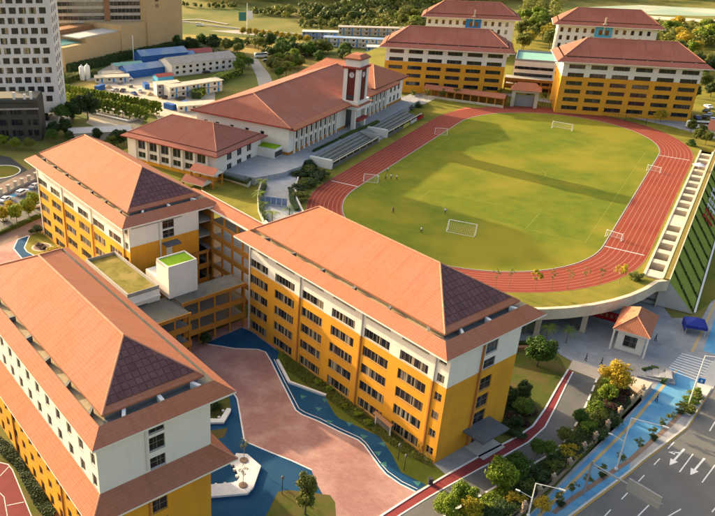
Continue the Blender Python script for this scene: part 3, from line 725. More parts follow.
# ---------------------------------------------------------------- the two five-storey teaching blocks (alike)
def teaching_block(name, label, u0, v0, bz, slit, canopy_x, end_rows):
    t = thing(name, label, 'school building', W(u0,v0,0), AZ)
    L, D, H = 54.2, 18.4, 22.3; ZB = 15.7; ZR = 16.9
    ops = []
    for k in range(6):
        x0 = .3+8.7*k
        for i in range(5): ops.append((x0, x0+6.25, 15.95-3.81*i if i == 0 else 15.75-3.81*i, 17.8-3.81*i, 6, 'glass', 1))
        if slit: ops.append((x0+.1, x0+6.1, 20.0, 20.45, 1, 'glass_dark'))
    for zt in (21.4,17.7,14.0,10.2,6.4,2.7): ops.append((52.0, 53.5, zt-1.6, zt, 2, 'glass', 2))
    ops = [o for o in ops]
    fb = [(0, ZB, 'orange_wall'), (ZB, H, 'white_wall')]
    ro = [(bz, bz+3.1, zt-2.7, zt, 2, 'glass_dark', 2) for zt in end_rows]
    rb = [(0, ZB if slit else ZR, 'orange_wall'), (ZB if slit else ZR, H, 'white_wall')]
    rops = []
    for o in ro:                                          # openings may not straddle the colour change
        zb = rb[0][1]
        rops.append(o if not (o[2] < zb < o[3]) else (o[0],o[1],zb+.05,o[3],*o[4:]) )
    block(t, 0, L, 0, D, {'front': (fb, ops), 'right': (rb, rops), 'back': (fb, []), 'left': (fb, [])})
    hip_roof(t, (-3.4, L+.7, -2.0, 24.2, H-.1), (8.9, 40.9, 11.2, 30.0), panels=True, posts=6 if slit else 7)
    for x in (16.95, 34.35, 51.35): downpipe(t, x, 0, 0, ZB, 'downpipe'); downpipe(t, x, 0, ZB, H-.4, 'downpipe_white')
    b = MB(); b.box(-.02,.35,-.16,-.004,0,H-.4); b.build('corner_strip','fascia_white',t)
    b = MB(); b.box(L+.004,L+.35,bz-1.0,bz-.7,0,H-.5); b.build('downpipe','downpipe_white' if not slit else 'downpipe',t)
    b = MB(); b.box(L-.02,L+.25,.6,bz+5,H-.95,H-.62); b.build('end_gutter','metal_grey',t)
    if canopy_x: canopy(t, L+.02, L+4.2, bz-2.4, bz+4.6, canopy_x)
    return t
tb = teaching_block('teaching_block', 'long orange and white school building nearest the stadium, with dark panelled roof end', -114.8, 85.9, 9.1, True, 3.7, (21.5,17.7,13.9,10.1,6.6))
b = MB(); b.box(54.22,57.5,9.6,12.4,.03,.07); o = b.build('door_mat','red_cloth',tb)
b = MB(); b.box(54.21,54.4,9.7,12.2,0,2.9); o = b.build('entrance_door','frame_dark',tb)
b = MB(); b.box(54.3,58.5,7.6,13.6,-.02,.10); b.build('entrance_step','concrete_pale',tb)
tb2 = teaching_block('teaching_block', 'sunlit orange school building behind the garden terrace, facing the car park', -189.5, 67.6, 8.6, False, None, (22.0,18.9))
b = MB(); b.box(24,54.2,22.4,22.8,0,21.6); b.build('rear_shade_wall','ochre_wall',tb2)  # wall added to close the bright gap and keep it in shade
for z in (3.1,7.0,11.0,14.8,18.6):
    b = MB(); b.box(24,54.2,18.5,22.39,z-.3,z); b.build('rear_gallery_floor','concrete',tb2)
canopy(tb2, 54.22, 56.4, 8.4, 12.2, 15.6)
b = MB(); b.box(54.21,54.32,9.4,10.9,12.6,15.4); b.build('roof_door','frame_white',tb2)

# ---------------------------------------------------------------- corner block with two tiled skirts
t = thing('teaching_block', 'nearest school building at the left edge, with a second tiled skirt roof below white storeys', 'school building', W(-122.8,27.8,0), AZ)
L, D, H, ZJ = 54.2, 17.2, 26.1, 18.4
ops = []
k = 0
for i in range(14):
    x = 48.5-3.76*i                                        # u = -74.3 at the first column
    if x < .4: break
    ops += [(x, x+1.55, 22.35, 24.4, 2, 'glass', 2), (x, x+1.55, 18.75, 20.7, 2, 'glass', 2)]
    for j, zt in enumerate((16.2,12.5,8.8,5.4,2.3)):
        ops.append((x-.1, x+1.45, zt-(1.75 if j < 4 else 2.2), zt, 2, 'glass_dark', 2))
    k += 1
ops += [(52.2,53.6,22.35,24.4,2,'glass',2),(52.2,53.6,18.75,20.7,2,'glass',2)]
fb = [(0,ZJ,'orange_wall'),(ZJ,H,'white_wall')]
rops = [(7.5,9.9,24.5,25.85,2,'glass_dark'),(7.5,9.9,21.6,23.9,2,'glass_dark',2),(7.5,9.9,18.6,20.5,2,'glass_dark',2),(7.5,9.9,10.6,12.9,2,'glass_dark',2),(7.5,9.9,6.8,9.1,2,'glass_dark',2),(7.5,9.9,3.0,5.3,2,'glass_dark',2)]
block(t, 0, L, 0, D, {'front': (fb, ops), 'right': (fb, rops), 'back': (fb, []), 'left': (fb, [])})
hip_roof(t, (-2.2, L+.6, -.75, 21.2, H+.1), (11.8, 42.8, 10.35, 33.0), slot=(.20,.285), panels=True, posts=7, cols=13)
mb = MB(); i0 = [(0,-.004,ZJ),(L+.004,-.004,ZJ),(L+.004,D+.004,ZJ),(-.004,D+.004,ZJ)]; o0 = [(-2.8,-2.8,16.5),(L+2.9,-2.8,16.5),(L+2.9,D+2.7,16.5),(-2.8,D+2.7,16.5)]
slopes(mb, o0, i0); mb.build('skirt_roof','clay_roof',t)
f = MB(); lo = [(p[0],p[1],16.2) for p in o0]; ii = [(p[0],p[1],16.2) for p in i0]
for q in range(4):
    j = (q+1)%4; f.face([lo[q],lo[j],o0[j],o0[q]]); f.face([lo[j],lo[q],ii[q],ii[j]])
f.build('skirt_fascia','fascia_white',t)
for q in range(4):
    f = MB(); f.tube(o0[q], i0[q], .15, .15, 6); f.build('hip_cap','hip_cap',t)
for x in (18.5, 39.2): downpipe(t, x, 0, 0, 16.2)
b = MB(); b.box(L+.004,L+.2,6.9,7.15,18.8,25.7); b.build('downpipe','downpipe_white',t)
b = MB(); b.box(L+.004,L+.2,6.9,7.15,0,16.2); b.build('downpipe','downpipe',t)

# ---------------------------------------------------------------- open galleries linking the blocks
def gallery(name, label, u0,u1,v0,v1, levels, face, cols, roofm='concrete_dark'):
    t = thing(name, label, 'walkway', W(u0,v0,0), AZ); lu, lv = u1-u0, v1-v0
    for i, z in enumerate(levels):
        b = MB(); b.box(0,lu,0,lv,z-.28,z); b.build('floor_slab' if i < len(levels)-1 else 'roof_slab', roofm if i == len(levels)-1 else 'concrete', t)
        hgt = 1.05 if i < len(levels)-1 else .5
        b = MB()
        if 'a' in face: b.box(lu-.02,lu+.22,-.1,lv+.1,z-.55,z+hgt-.25)
        if 'b' in face: b.box(0,lu-.03,-.22,.02,z-.55,z+hgt-.25)
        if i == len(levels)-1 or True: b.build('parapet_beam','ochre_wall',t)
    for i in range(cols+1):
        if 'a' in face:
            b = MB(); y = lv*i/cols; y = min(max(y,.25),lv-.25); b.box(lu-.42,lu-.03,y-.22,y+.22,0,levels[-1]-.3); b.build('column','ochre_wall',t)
    if 'b' in face:
        n = max(2,int(lu/4))
        for i in range(n):
            b = MB(); x = lu*(i+.1)/n; b.box(x-.2,x+.2,.03,.4,0,levels[-1]-.3); b.build('column','ochre_wall',t)
    b = MB(); b.box(.1,.4,.1,lv-.1,0,levels[-1]-.29); b.build('back_wall','cream_trim',t)
    return t
gallery('link_gallery','three-storey open ochre gallery joining courtyard ends below the white stair tower', -121.4,-115.8,69.3,85.6, (3.1,7.0,11.0), 'a', 4)
gallery('link_gallery','short ochre gallery wing stepping forward beside the near building', -121.4,-112.6,46.5,69.2, (3.1,7.0,10.4), 'a', 6)
gallery('link_gallery','rear ochre gallery beside the far building end, behind the stair tower', -139.5,-134.9,74.5,88.5, (3.1,7.0,11.0), 'a', 4)
t = gallery('link_corridor','tall ochre corridor under a narrow tiled roof between two school buildings', -135.1,-118.6,89.3,93.4, (3.1,7.0,11.0,14.8,18.6), 'b', 4)
mb = MB(); A = [(-11,-.3,21.6),(16.9,-.3,21.6),(16.9,4.5,21.6),(-11,4.5,21.6)]; B = [(-11,2.1,22.8),(16.9,2.1,22.8),(16.9,2.1,22.8),(-11,2.1,22.8)]
slopes(mb, A, B); ro = mb.build('tiled_roof','clay_roof',t)
f = MB(); f.box(-11,16.9,-.42,-.3,21.3,21.72); f.box(-11,16.9,4.5,4.62,21.3,21.72); f.box(-10.9,16.8,-.29,4.49,21.25,21.55); f.build('fascia','fascia_white',t)
for x in (.4,5.5,10.8,15.8):
    b = MB(); b.box(x-.2,x+.2,.03,.4,18.32,21.25); b.build('column','ochre_wall',t)
# white annex with a grass roof
t = thing('roof_garden_annex','low white annex with a brown-green grass roof and grey parapet','building', W(-141.5,59.3,0), AZ)
lu, lv, zt = 20.4, 7.6, 13.2
block(t, 0, lu, 0, lv, {'front': ([(0,zt,'white_wall')],[]), 'right': ([(0,zt,'white_wall')],[(1.2,4.6,9.6,10.6,3,'glass_dark')]), 'back': ([(0,zt,'ochre_wall')],[]), 'left': ([(0,zt,'white_wall')],[])})
b = MB(); b.wallstrip([(.2,.2),(lu-.2,.2),(lu-.2,lv-.2),(.2,lv-.2)], .4, zt-.01, zt+.75, True); b.build('parapet','concrete',t)
b = MB(); b.box(.4,lu-.4,.4,lv-.4,zt-.2,zt+.12); b.build('grass_roof','grass_roof',t)
b = MB(); b.box(lu+.01,lu+.6,.1,lv-.1,zt-1.6,zt-1.25); b.build('sun_shade','fascia_white',t)
t = thing('roof_stair_tower','white windowless stair tower with a bright green roof','tower', W(-124.5,68.2,0), AZ)
lu, lv, zt = 5.1, 7.2, 18.0
block(t, 0, lu, 0, lv, {k: ([(10.9,zt,'white_wall')],[]) for k in ('front','right','back','left')})
b = MB(); b.wallstrip([(.15,.15),(lu-.15,.15),(lu-.15,lv-.15),(.15,lv-.15)], .3, zt-.01, zt+.5, True); b.build('parapet','white_wall',t)
mat('lime', (.16,.30,.01), (.22,.36,.02), .8, .9)
b = MB(); b.box(.3,lu-.3,.3,lv-.3,zt-.2,zt+.25); b.build('green_roof','lime',t)
b = MB(); b.box(-5.5,-.02,.3,3.4,10.9,13.6); b.build('stair_enclosure','white_wall',t)
b = MB(); b.box(-9.0,-3.0,4.6,6.8,10.95,11.9); b.build('planter_box','concrete',t)
b = MB(); b.box(-8.8,-3.2,4.8,6.6,11.9,12.05); b.build('planter_soil','lawn_gold',t)
# ---------------------------------------------------------------- auditorium with clock tower
def cnloc(c, n, z): return N(c, n, z)
# local frame: x along +n, y along +c  (front facing the camera is y = 0, the track side is x = L)
aud = thing('auditorium', 'long white hall with a broad red tiled roof beside the running track', 'hall', N(-36.5,-103.5,0), NAZ)
L, D, zb, H = 38.5, 92.5, 9.5, 19.4
side = []
for i in range(5): side.append((2.0+i*6.3 if i else 3.2, (2.0+i*6.3 if i else 3.2)+1.5, 14.4, 16.2, 1, 'glass_dark'))
trk = []
for i in range(9):
    y = 4.0+i*3.3
    if y < 33: trk += [(y, y+1.9, 14.3, 18.3, 2, 'glass', 2), (y, y+1.9, 10.6, 13.1, 2, 'glass')]
for i in range(6):
    y = 55+i*3.6; trk += [(y, y+2.0, 14.3, 18.3, 2, 'glass', 2), (y, y+2.0, 10.6, 13.1, 2, 'glass')]
for i in range(3):
    y = 80+i*3.8; trk += [(y, y+1.7, 15.0, 18.0, 2, 'glass', 2), (y, y+1.7, 11.0, 13.2, 2, 'glass')]
fb = [(0,10.5,'ochre_wall'),(10.5,H,'white_wall')]
block(aud, 0, L, 0, D, {'front': (fb,side), 'right': (fb,trk), 'back': (fb,[]), 'left': ([(0,H,'white_wall')],[])}, frame='frame_dark')
for i in range(10):
    y = 3.3+i*3.3
    if y < 36: b = MB(); b.box(L+.004,L+.55,y-.3,y+.3,zb,H-.4); b.build('pilaster','white_wall',aud)
for i in range(7):
    y = 54.2+i*3.6; b = MB(); b.box(L+.004,L+.55,y-.3,y+.3,zb,H-.4); b.build('pilaster','white_wall',aud)
mb = MB(); E_ = (-1.6,L+1.6,-1.6,66,H); G = (19.0,19.0,8.0,58,26.2)
# main hip (ridge runs along y): write the four slopes by hand
def face_uv(mb, pts):
    a = Vector(pts[0]); ax = (Vector(pts[1])-a).normalized(); nrm = ax.cross(Vector(pts[2])-a).normalized(); up = nrm.cross(ax)
    mb.face(pts, [((Vector(p)-a).dot(ax),(Vector(p)-a).dot(up)) for p in pts])
x0,x1,y0,y1,ze = -1.6,L+1.6,-1.6,70,H; rx,ra,rb_,zr = 18.6,8.2,70,26.2
face_uv(mb, [(x0,y0,ze),(x1,y0,ze),(rx,ra,zr)])
face_uv(mb, [(x1,y0,ze),(x1,y1,ze),(rx,rb_,zr),(rx,ra,zr)])
face_uv(mb, [(x0,y1,ze),(x0,y0,ze),(rx,ra,zr),(rx,rb_,zr)])
mo = mb.build('main_roof','clay_shaded',aud)
cp = MB(); cp.tube((x0,y0,ze),(rx,ra,zr),.2,.2,6); cp.tube((x1,y0,ze),(rx,ra,zr),.2,.2,6); cp.tube((rx,ra,zr),(rx,rb_,zr),.22,.22,6); cp.build('ridge_cap','hip_cap',mo)
mb = MB()                                                # lower eave band with a step below the main roof
face_uv(mb, [(x1+1.5,y0-.2,ze-.35),(x1+1.5,y1+12,ze-.35),(x1-.6,y1+12,ze+.45),(x1-.6,y0+.8,ze+.45)])
mb.build('eave_roof','clay_roof',aud)
f = MB(); f.box(x0,x1,y0-.12,y0-.004,ze-.45,ze); f.box(x1+1.45,x1+1.58,y0-.2,y1+12,ze-.75,ze-.36); f.box(x1-.6,x1+1.44,y0,y1+12,ze-.7,ze-.42); f.build('fascia','red_trim',aud)
f = MB(); f.box(x0,x1-.1,y0,D+.6,ze-.5,ze-.02); f.build('soffit','fascia_white',aud)
# far wing with its own hip roof (ridge runs across)
mb = MB(); q0,q1,p0,p1 = x0+3,x1-.2,62,D+2.2; zq = 25.6; ym = 80; re0, re1 = 8, 30
face_uv(mb, [(q0,p0,ze+.8),(q1,p0,ze+.8),(re1,ym,zq),(re0,ym,zq)]); face_uv(mb, [(q1,p0,ze+.8),(q1,p1,ze+.2),(re1,ym,zq)])
face_uv(mb, [(q1,p1,ze+.2),(q0,p1,ze+.2),(re0,ym,zq),(re1,ym,zq)]); face_uv(mb, [(q0,p1,ze+.2),(q0,p0,ze+.8),(re0,ym,zq)])
wo = mb.build('wing_roof','clay_roof',aud)
cp = MB(); cp.tube((re0,ym,zq),(re1,ym,zq),.2,.2,6); cp.tube((q1,p0,ze+.8),(re1,ym,zq),.18,.18,6); cp.build('ridge_cap','hip_cap',wo)
f = MB(); f.box(q0,q1+.1,p1,p1+.15,ze-.3,ze+.25); f.box(q1+.0,q1+.15,p0+8,p1,ze-.3,ze+.24); f.build('fascia','red_trim',aud)
b = MB(); b.box(L+.004,L+.12,41,50,zb,16.8); b.build('entrance_recess_shade','glass_dark',aud)  # dark sheet standing in for the shaded entrance recess
# clock tower over the portico
tw = thing('clock_tower', 'white clock tower with dark red louvred panels on a pillared portico', 'tower', N(4.2,-68.6,0), NAZ)
w0, w1 = 7.4, 8.6
for (x, y) in ((w0-.1,-.6),(w0-.1,7.6),(w0-5,-.6),(w0-5,7.6)):
    b = MB(); b.box(x-.75,x+.75,y-.6,y+.6,zb,17.2); b.build('pillar','white_wall',tw)
b = MB(); b.box(1.2,9.4,-2.0,9.0,17.2,18.6); b.build('portico_cornice','white_wall',tw)
b = MB(); b.box(.9,9.8,-2.4,9.4,18.6,19.0); b.build('cornice_cap','clay_roof',tw)
b = MB(); b.box(1.8,8.8,-1.3,8.3,19.0,20.2); b.build('tower_base','white_wall',tw)
b = MB(); b.box(7.6,9.2,-.2,7.0,12.6,13.6); b.build('entrance_sign','red_trim',tw)
b = MB(); b.box(2.4,8.2,-.7,6.3,20.2,31.8); sh_ = b.build('shaft','maroon_panel',tw)
b = MB()
for (x, y) in ((2.4,-.7),(8.2,-.7),(2.4,6.3),(8.2,6.3)):
    b.box(x-1.3 if x > 5 else x-.25, x+.25 if x > 5 else x+1.3, y-.25 if y < 2 else y-1.5, y+1.5 if y < 2 else y+.25, 20.2, 31.8)
b.build('corner_pier','white_wall',tw)
b = MB(); b.box(1.7,8.9,-1.4,7.0,31.8,32.5); b.build('upper_cornice','red_trim',tw)
b = MB(); b.box(2.4,8.2,-.7,6.3,32.5,35.0); b.build('lantern','white_wall',tw)
b = MB(); b.box(1.9,8.7,-1.2,6.8,35.0,35.5)
A = [(1.9,-1.2,35.5),(8.7,-1.2,35.5),(8.7,6.8,35.5),(1.9,6.8,35.5)]; B = [(3.4,.4,36.6),(7.2,.4,36.6),(7.2,5.2,36.6),(3.4,5.2,36.6)]
slopes(b, A, B); b.face(B); b.build('tower_cap','clay_roof',tw)
mat('clock_white', (.55,.53,.5), rough=.5)
for k in range(4):
    b = MB(); b.box(3.6,7.0,-.78,-.705,20.8+k*2.0,22.2+k*2.0); b.build('louvre_panel','frame_dark' if k in (0,) else 'maroon_panel',sh_)
b = MB(); b.tube((5.3,-.705,29.5),(5.3,-.86,29.5),1.0,1.0,20); ck = b.build('clock_face','clock_white',tw)
b = MB(); b.box(5.24,5.36,-.90,-.865,29.5,30.2); b.box(5.3,5.8,-.92,-.90,29.44,29.56); b.build('clock_hands','frame_dark',ck)
b = MB()
for k in range(12):
    a_ = k*math.pi/6; x_, z_ = 5.3+.85*math.cos(a_), 29.5+.85*math.sin(a_); b.box(x_-.06,x_+.06,-.885,-.865,z_-.06,z_+.06)
b.build('hour_marks','frame_dark',ck)
b = MB(); b.tube((8.205,2.8,29.5),(8.36,2.8,29.5),1.0,1.0,20); b.build('clock_face','clock_white',tw)

# ---------------------------------------------------------------- smaller hall in front of the auditorium
sh = thing('small_hall', 'two-storey white hall with pillared windows and shaded hip roof before the auditorium', 'hall', N(-65.5,-110.8,0), NAZ)
L, D, H = 37.0, 25.5, 15.8
fr = []
for i in range(6):
    x = 4.6+i*5.0; fr += [(x, x+3.4, 11.9, 15.0, 2, 'glass_dark'), (x, x+3.4, 8.9, 10.9, 2, 'glass_dark')]
for i in range(4): fr.append((17+i*4.6, 19.6+i*4.6, 4.4, 7.0, 2, 'glass_dark'))
rt = []
for i in range(3):
    y = 6+i*5.6; rt += [(y, y+2.6, 12.2, 15.0, 2, 'glass_dark'), (y, y+2.6, 9.0, 11.0, 2, 'glass_dark')]
fb = [(0,8.2,'orange_wall'),(8.2,H,'white_wall')]
block(sh, 0, L, 0, D, {'front': (fb,fr), 'right': (fb,rt), 'back': (fb,[]), 'left': (fb,[])}, frame='frame_white')
for i in range(7):
    x = 3.8+i*5.0; b = MB(); b.box(x-.45,x+.45,-.6,-.004,8.3,H-.3); b.build('pillar','white_wall',sh)
hip_roof(sh, (-1.6,L+1.8,-1.8,D+1.6,H), (9.3,26.7,12.6,21.4), slot=(.13,.16), main='clay_shaded', skirt='clay_shaded', posts=0, fascia='red_trim', slotmat='slot_dark')
def porch(label, px, py, zroof, w, d, zbase):
    p = at(px,py,zroof); t = thing('porch', label, 'porch', (p.x,p.y,0), NAZ)
    mb = MB(); A = [(-w/2,-d/2,zroof),(w/2,-d/2,zroof),(w/2,d/2,zroof),(-w/2,d/2,zroof)]
    rg = zroof+1.5
    face_uv(mb, [(-w/2,-d/2,zroof),(w/2,-d/2,zroof),(w/2,0,rg),(-w/2,0,rg)]); face_uv(mb, [(w/2,d/2,zroof),(-w/2,d/2,zroof),(-w/2,0,rg),(w/2,0,rg)])
    mb.build('tiled_roof','clay_shaded',t)
    g = MB()
    for s in (-1,1): g.face([(s*(w/2-.15),-d/2,zroof),(s*(w/2-.15),d/2,zroof),(s*(w/2-.15),0,rg-.05)])
    g.box(-w/2,w/2,-d/2,d/2,zroof-.3,zroof-.02); g.build('gable','fascia_white',t)
    for sx in (-1,1):
        for sy in (-1,1):
            b = MB(); b.box(sx*(w/2-.5)-.25,sx*(w/2-.5)+.25,sy*(d/2-.5)-.25,sy*(d/2-.5)+.25,zbase,zroof-.3); b.build('post','ochre_wall',t)
    b = MB(); b.box(-w/2+.3,w/2-.3,-d/2+.3,d/2-.3,zbase,zbase+3.0); b.build('stair_flight','cream_trim',t)
    return t
porch('upper brown-tiled porch roof on ochre posts at the small hall corner', 206.5,170.5, 11.6, 9.5, 5.5, 3.0)
porch('lower brown-tiled porch roof on ochre posts at the small hall corner', 196.5,181, 8.4, 8.5, 5.0, 0.0)
b = MB(); p = at(213,193,.4); b.box(-3.2,3.2,-.3,.3,0,1.6); b.box(-2.6,2.6,-.5,-.3,.2,1.3); tag(b.build('purple_display_board','purple',None,False,(p.x,p.y,.3),NAZ), 'purple display panels standing in the lower garden', 'panel')
lk_ = thing('link_block','narrow white link with a green flat roof between the two halls','building', N(-42.0,-74.6,0), NAZ)
b = MB(); b.box(0,7.5,0,5.0,0,12.6); b.build('wall','white_wall',lk_)
b = MB(); b.box(.2,7.3,.2,4.8,12.6,12.8); b.build('green_roof','lime',lk_)
b = MB(); b.box(7.5,7.7,.4,4.6,9.8,11.6); b.build('louvre','frame_dark',lk_)

# ---------------------------------------------------------------- grandstand sections
def stand(label, c0, c1, panels):
    t = thing('grandstand', label, 'bleachers', N(c0,-57.6,0), NAZ); ln = c1-c0
    steps = 5; d = 7.4/steps
    for i in range(steps):
        b = MB(); z1 = ZD-.2-(i)*.46; b.box(i*d,(i+1)*d-.003,0,ln,ZT+.0,z1-.28); b.build('riser','concrete_dark',t)
        b = MB(); b.box(i*d+.05,i*d+.62,.3,ln-.3,z1-.28,z1); b.build('bench_row','concrete',t)
    b = MB(); b.box(7.4,7.7,0,ln,ZT,8.1); b.build('front_wall','slot_dark',t)
    b = MB(); b.box(7.35,7.75,0,ln,9.0,9.2); b.build('rail','cream_trim',t)
    n = int(ln/5)
    for i in range(n+1):
        b = MB(); y = min(max(i*ln/n,.15),ln-.15); b.box(7.45,7.65,y-.1,y+.1,8.1,9.0); b.build('rail_post','cream_trim',t)
    b = MB(); b.box(7.53,7.56,.1,ln-.1,8.15,8.95); b.build('rail_glass','glass_dark',t)
    for i, m in panels:
        b = MB(); b.box(7.705,7.78,i,i+6,ZT+.15,8.4); b.build('banner_panel',m,t)
    b = MB(); b.box(-.5,7.6,-1.2,-.004,ZT,ZD+.5); b.build('end_wall','white_wall',t)
    return t
mat('poster_yellow', (.5,.42,.10), rough=.7)
stand('near concrete grandstand section beside the dark red straight', -33, 2, [])
stand('far concrete grandstand section with yellow white and red banners', 10, 42, [(14,'poster_yellow'),(21,'site_white'),(28,'red_cloth')])
t = thing('stand_stair','grey central stair between the two grandstand sections','stair', N(2.6,-58,0), NAZ)
for i in range(7):
    b = MB(); b.box(i*1.05,(i+1)*1.05-.003,0,6.8,ZT,ZD-.15-i*.34); b.build('step','concrete',t)
for y in (.2,6.6):
    b = MB(); b.box(0,8,y-.2,y+.2,ZT,ZD+.3); b.build('side_wall','concrete_pale',t)

# ---------------------------------------------------------------- dormitory blocks behind the stadium
def dorm(name, label, P, az, L, D, zb, H, zbound, rows, pitch, r0, ncol, x0, cw, gap, front='orange', panel=None, left_rows=True, win=1.55, panes=4):
    t = thing(name, label, 'school building', (P[0],P[1],0), az)
    ops = []
    for i in range(ncol):
        x = x0+i*gap
        for j in range(rows):
            zt = r0-pitch*j
            if panel and panel[0] < x+cw/2 < panel[1]: continue
            ops.append((x, x+cw, zt-win, zt, panes, 'glass_dark', 1))
    mc = 'orange_wall' if front == 'orange' else 'white_wall'
    fb = [(zb,zbound,mc),(zbound,H,'white_wall')] if front == 'orange' else [(zb,H,'white_wall')]
    lo_ = []
    for j in range(min(rows,3)): lo_ += [(2.5, 4.0, r0-pitch*j-win, r0-pitch*j, 2, 'glass_dark'), (D-5, D-3.4, r0-pitch*j-win, r0-pitch*j, 2, 'glass_dark')]
    block(t, 0, L, 0, D, {'front': (fb,ops), 'right': (fb,[]), 'back': (fb,[]), 'left': (fb,lo_)}, frame='frame_dark')
    hip_roof(t, (-3,L+3,-2.6,D+2.6,H), (8.5,L-8.5,D/2,H+7.6), slot=(.2,.25), main='clay_maroon', skirt='clay_maroon', posts=6, fascia='fascia_white', slotmat='slot_dark')
    if panel:
        b = MB(); b.box(panel[0],panel[1],-.9,-.004,panel[2],H-.5); pp = b.build('coloured_bay',panel[3],t)
        for s in (.22,.62):
            xx = panel[0]+(panel[1]-panel[0])*s
            b = MB(); b.box(xx,xx+1.6,-.98,-.905,H-4.6,H-2.0); b.build('bay_window','glass_dark',pp)
        b = MB(); m_ = (panel[0]+panel[1])/2; b.box(m_-.35,m_+.35,-1.6,-.9,H-4,H+4.2); b.box(m_-.9,m_+.9,-1.9,-.9,H+.6,H+1.2); b.build('parapet_finial','cream_trim',t)
    return t
d4 = (math.cos(rad(-16.6)), math.sin(rad(-16.6)))
dorm('dormitory_block','long orange dormitory with white top storeys at the far right of the stadium', (140.4-3.4*d4[0],301.1-3.4*d4[1]), rad(-16.6), 50.0, 22, 6.9, 28.2, 22.1, 6, 3.33, 26.9, 6, 2.2, 6.0, 8.15)
dorm('dormitory_block','long orange dormitory with white top storeys behind the auditorium wing', (75-2.2*math.cos(rad(-17)),339-2.2*math.sin(rad(-17))), rad(-17), 51.5, 22, 6.9, 27.2, 20.9, 5, 3.5, 26.1, 6, 1.7, 6.2, 8.4)
dorm('dormitory_block','white far dormitory with red hip roof and deep blue centre bay', (114,433), rad(-17), 47, 18, 6.9, 27.0, 7.5, 4, 4.0, 25.3, 12, 1.2, 1.5, 3.75, front='white', panel=(21.5,29.5,18.5,'blue_panel'), win=2.2, panes=1)
dorm('dormitory_block','white far dormitory with red hip roof and pale blue centre bay', (177,405), rad(-20), 47, 18, 6.9, 27.0, 7.5, 5, 4.0, 25.3, 12, 1.2, 1.5, 3.75, front='white', panel=(18,26,18.0,'sky_panel'), win=2.2, panes=1)
# low covered way before the left dormitory
q = at(425,86,11.5); q2 = at(506,96.5,11.5); dd = (q2-q); az_ = math.atan2(dd.y,dd.x)
t = thing('covered_walk','long low red-tiled covered walk in front of the left dormitory','walkway', (q.x,q.y,0), az_); ln = dd.length
mb = MB(); face_uv(mb, [(0,-2.2,10.9),(ln,-2.2,10.9),(ln,1.2,12.2),(0,1.2,12.2)]); face_uv(mb, [(ln,4.2,10.9),(0,4.2,10.9),(0,1.2,12.2),(ln,1.2,12.2)]); mb.build('tiled_roof','clay_roof',t)
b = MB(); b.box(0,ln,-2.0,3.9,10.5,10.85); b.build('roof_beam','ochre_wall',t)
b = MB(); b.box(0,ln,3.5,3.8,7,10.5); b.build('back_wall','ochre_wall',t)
for i in range(11):
    b = MB(); x = .3+i*(ln-.6)/10; b.box(x-.25,x+.25,-1.9,-1.4,7,10.5); b.build('column','ochre_wall',t)
b = MB(); b.box(0,ln,-1.95,-1.75,7.0,8.0); b.build('parapet','cream_trim',t)
# gymnasium between the dormitories: teal roof court, white bands, ochre galleries
P0 = at(507,92,7); P1 = at(566,97,7); dd = P1-P0; az_ = math.atan2(dd.y,dd.x); ln = dd.length
t = thing('sports_hall','white sports hall with a teal roof court between two orange dormitories','hall', (P0.x,P0.y,0), az_)
b = MB(); b.box(1,ln-6,12,36,6.9,19.0); b.build('white_wall','white_wall',t)
b = MB(); b.box(1.5,ln-6.5,12.5,35.5,19.0,19.15); b.build('roof_court','teal_turf',t)
b = MB(); b.wallstrip([(1.2,12.2),(ln-6.2,12.2),(ln-6.2,35.8),(1.2,35.8)], .4, 18.9, 20.0, True); b.build('parapet','metal_grey',t)
for z in (15.4,12.4):
    b = MB(); b.box(1.4,ln-7,11.9,11.99,z,z+1.3); b.build('window_band','glass_dark',t)
b = MB(); b.box(ln-6.8,ln-.6,10,19,6.9,19.6); b.build('stair_block','white_wall',t)
for z in (16,12.6):
    b = MB(); b.box(ln-5,ln-2.2,9.9,9.99,z,z+1.0); b.build('window_band','glass_dark',t)
for i, z in enumerate((9.8,12.4)):
    b = MB(); b.box(-2,ln+1,4.0-.0*i,4.3,z-.9,z+.3); b.build('gallery_beam','ochre_wall',t)
    b = MB(); b.box(-2,ln+1,4.31,11.8,z-.3,z-.02); b.build('gallery_floor','concrete',t)
for i in range(8):
    b = MB(); x = -1.6+i*(ln+2)/7; b.box(x-.3,x+.3,4.35,4.8,6.9,12.0); b.build('column','ochre_wall',t)
b = MB(); b.box(-2,ln+1,9.5,9.8,6.9,12.05); b.build('gallery_wall','brown_stone',t)
# tiled gate pavilion in front of it
p = at(523,107.5,7); t = thing('gate_pavilion','small cream gate pavilion with a red hip roof at the track end','pavilion', (p.x,p.y,0), az_)
for sx in (-4.6,4.6):
    b = MB(); b.box(sx-.7,sx+.7,0,1.4,6.95,13.2); b.build('pier','cream_trim',t)
    b = MB(); b.box(sx-.7,sx+.7,4.6,6,6.95,13.2); b.build('pier','cream_trim',t)
b = MB(); b.box(-5.4,5.4,-.2,6.2,13.2,14.2); b.build('beam','cream_trim',t)
b = MB(); b.box(-3.8,3.8,2.2,2.4,7.0,11.8); b.build('gate_screen','metal_grey',t)
mb = MB(); A = [(-6.2,-1,14.2),(6.2,-1,14.2),(6.2,7,14.2),(-6.2,7,14.2)]; B = [(-3.4,3,17),(3.4,3,17),(3.4,3,17),(-3.4,3,17)]; slopes(mb, A, B); mb.build('tiled_roof','clay_roof',t)

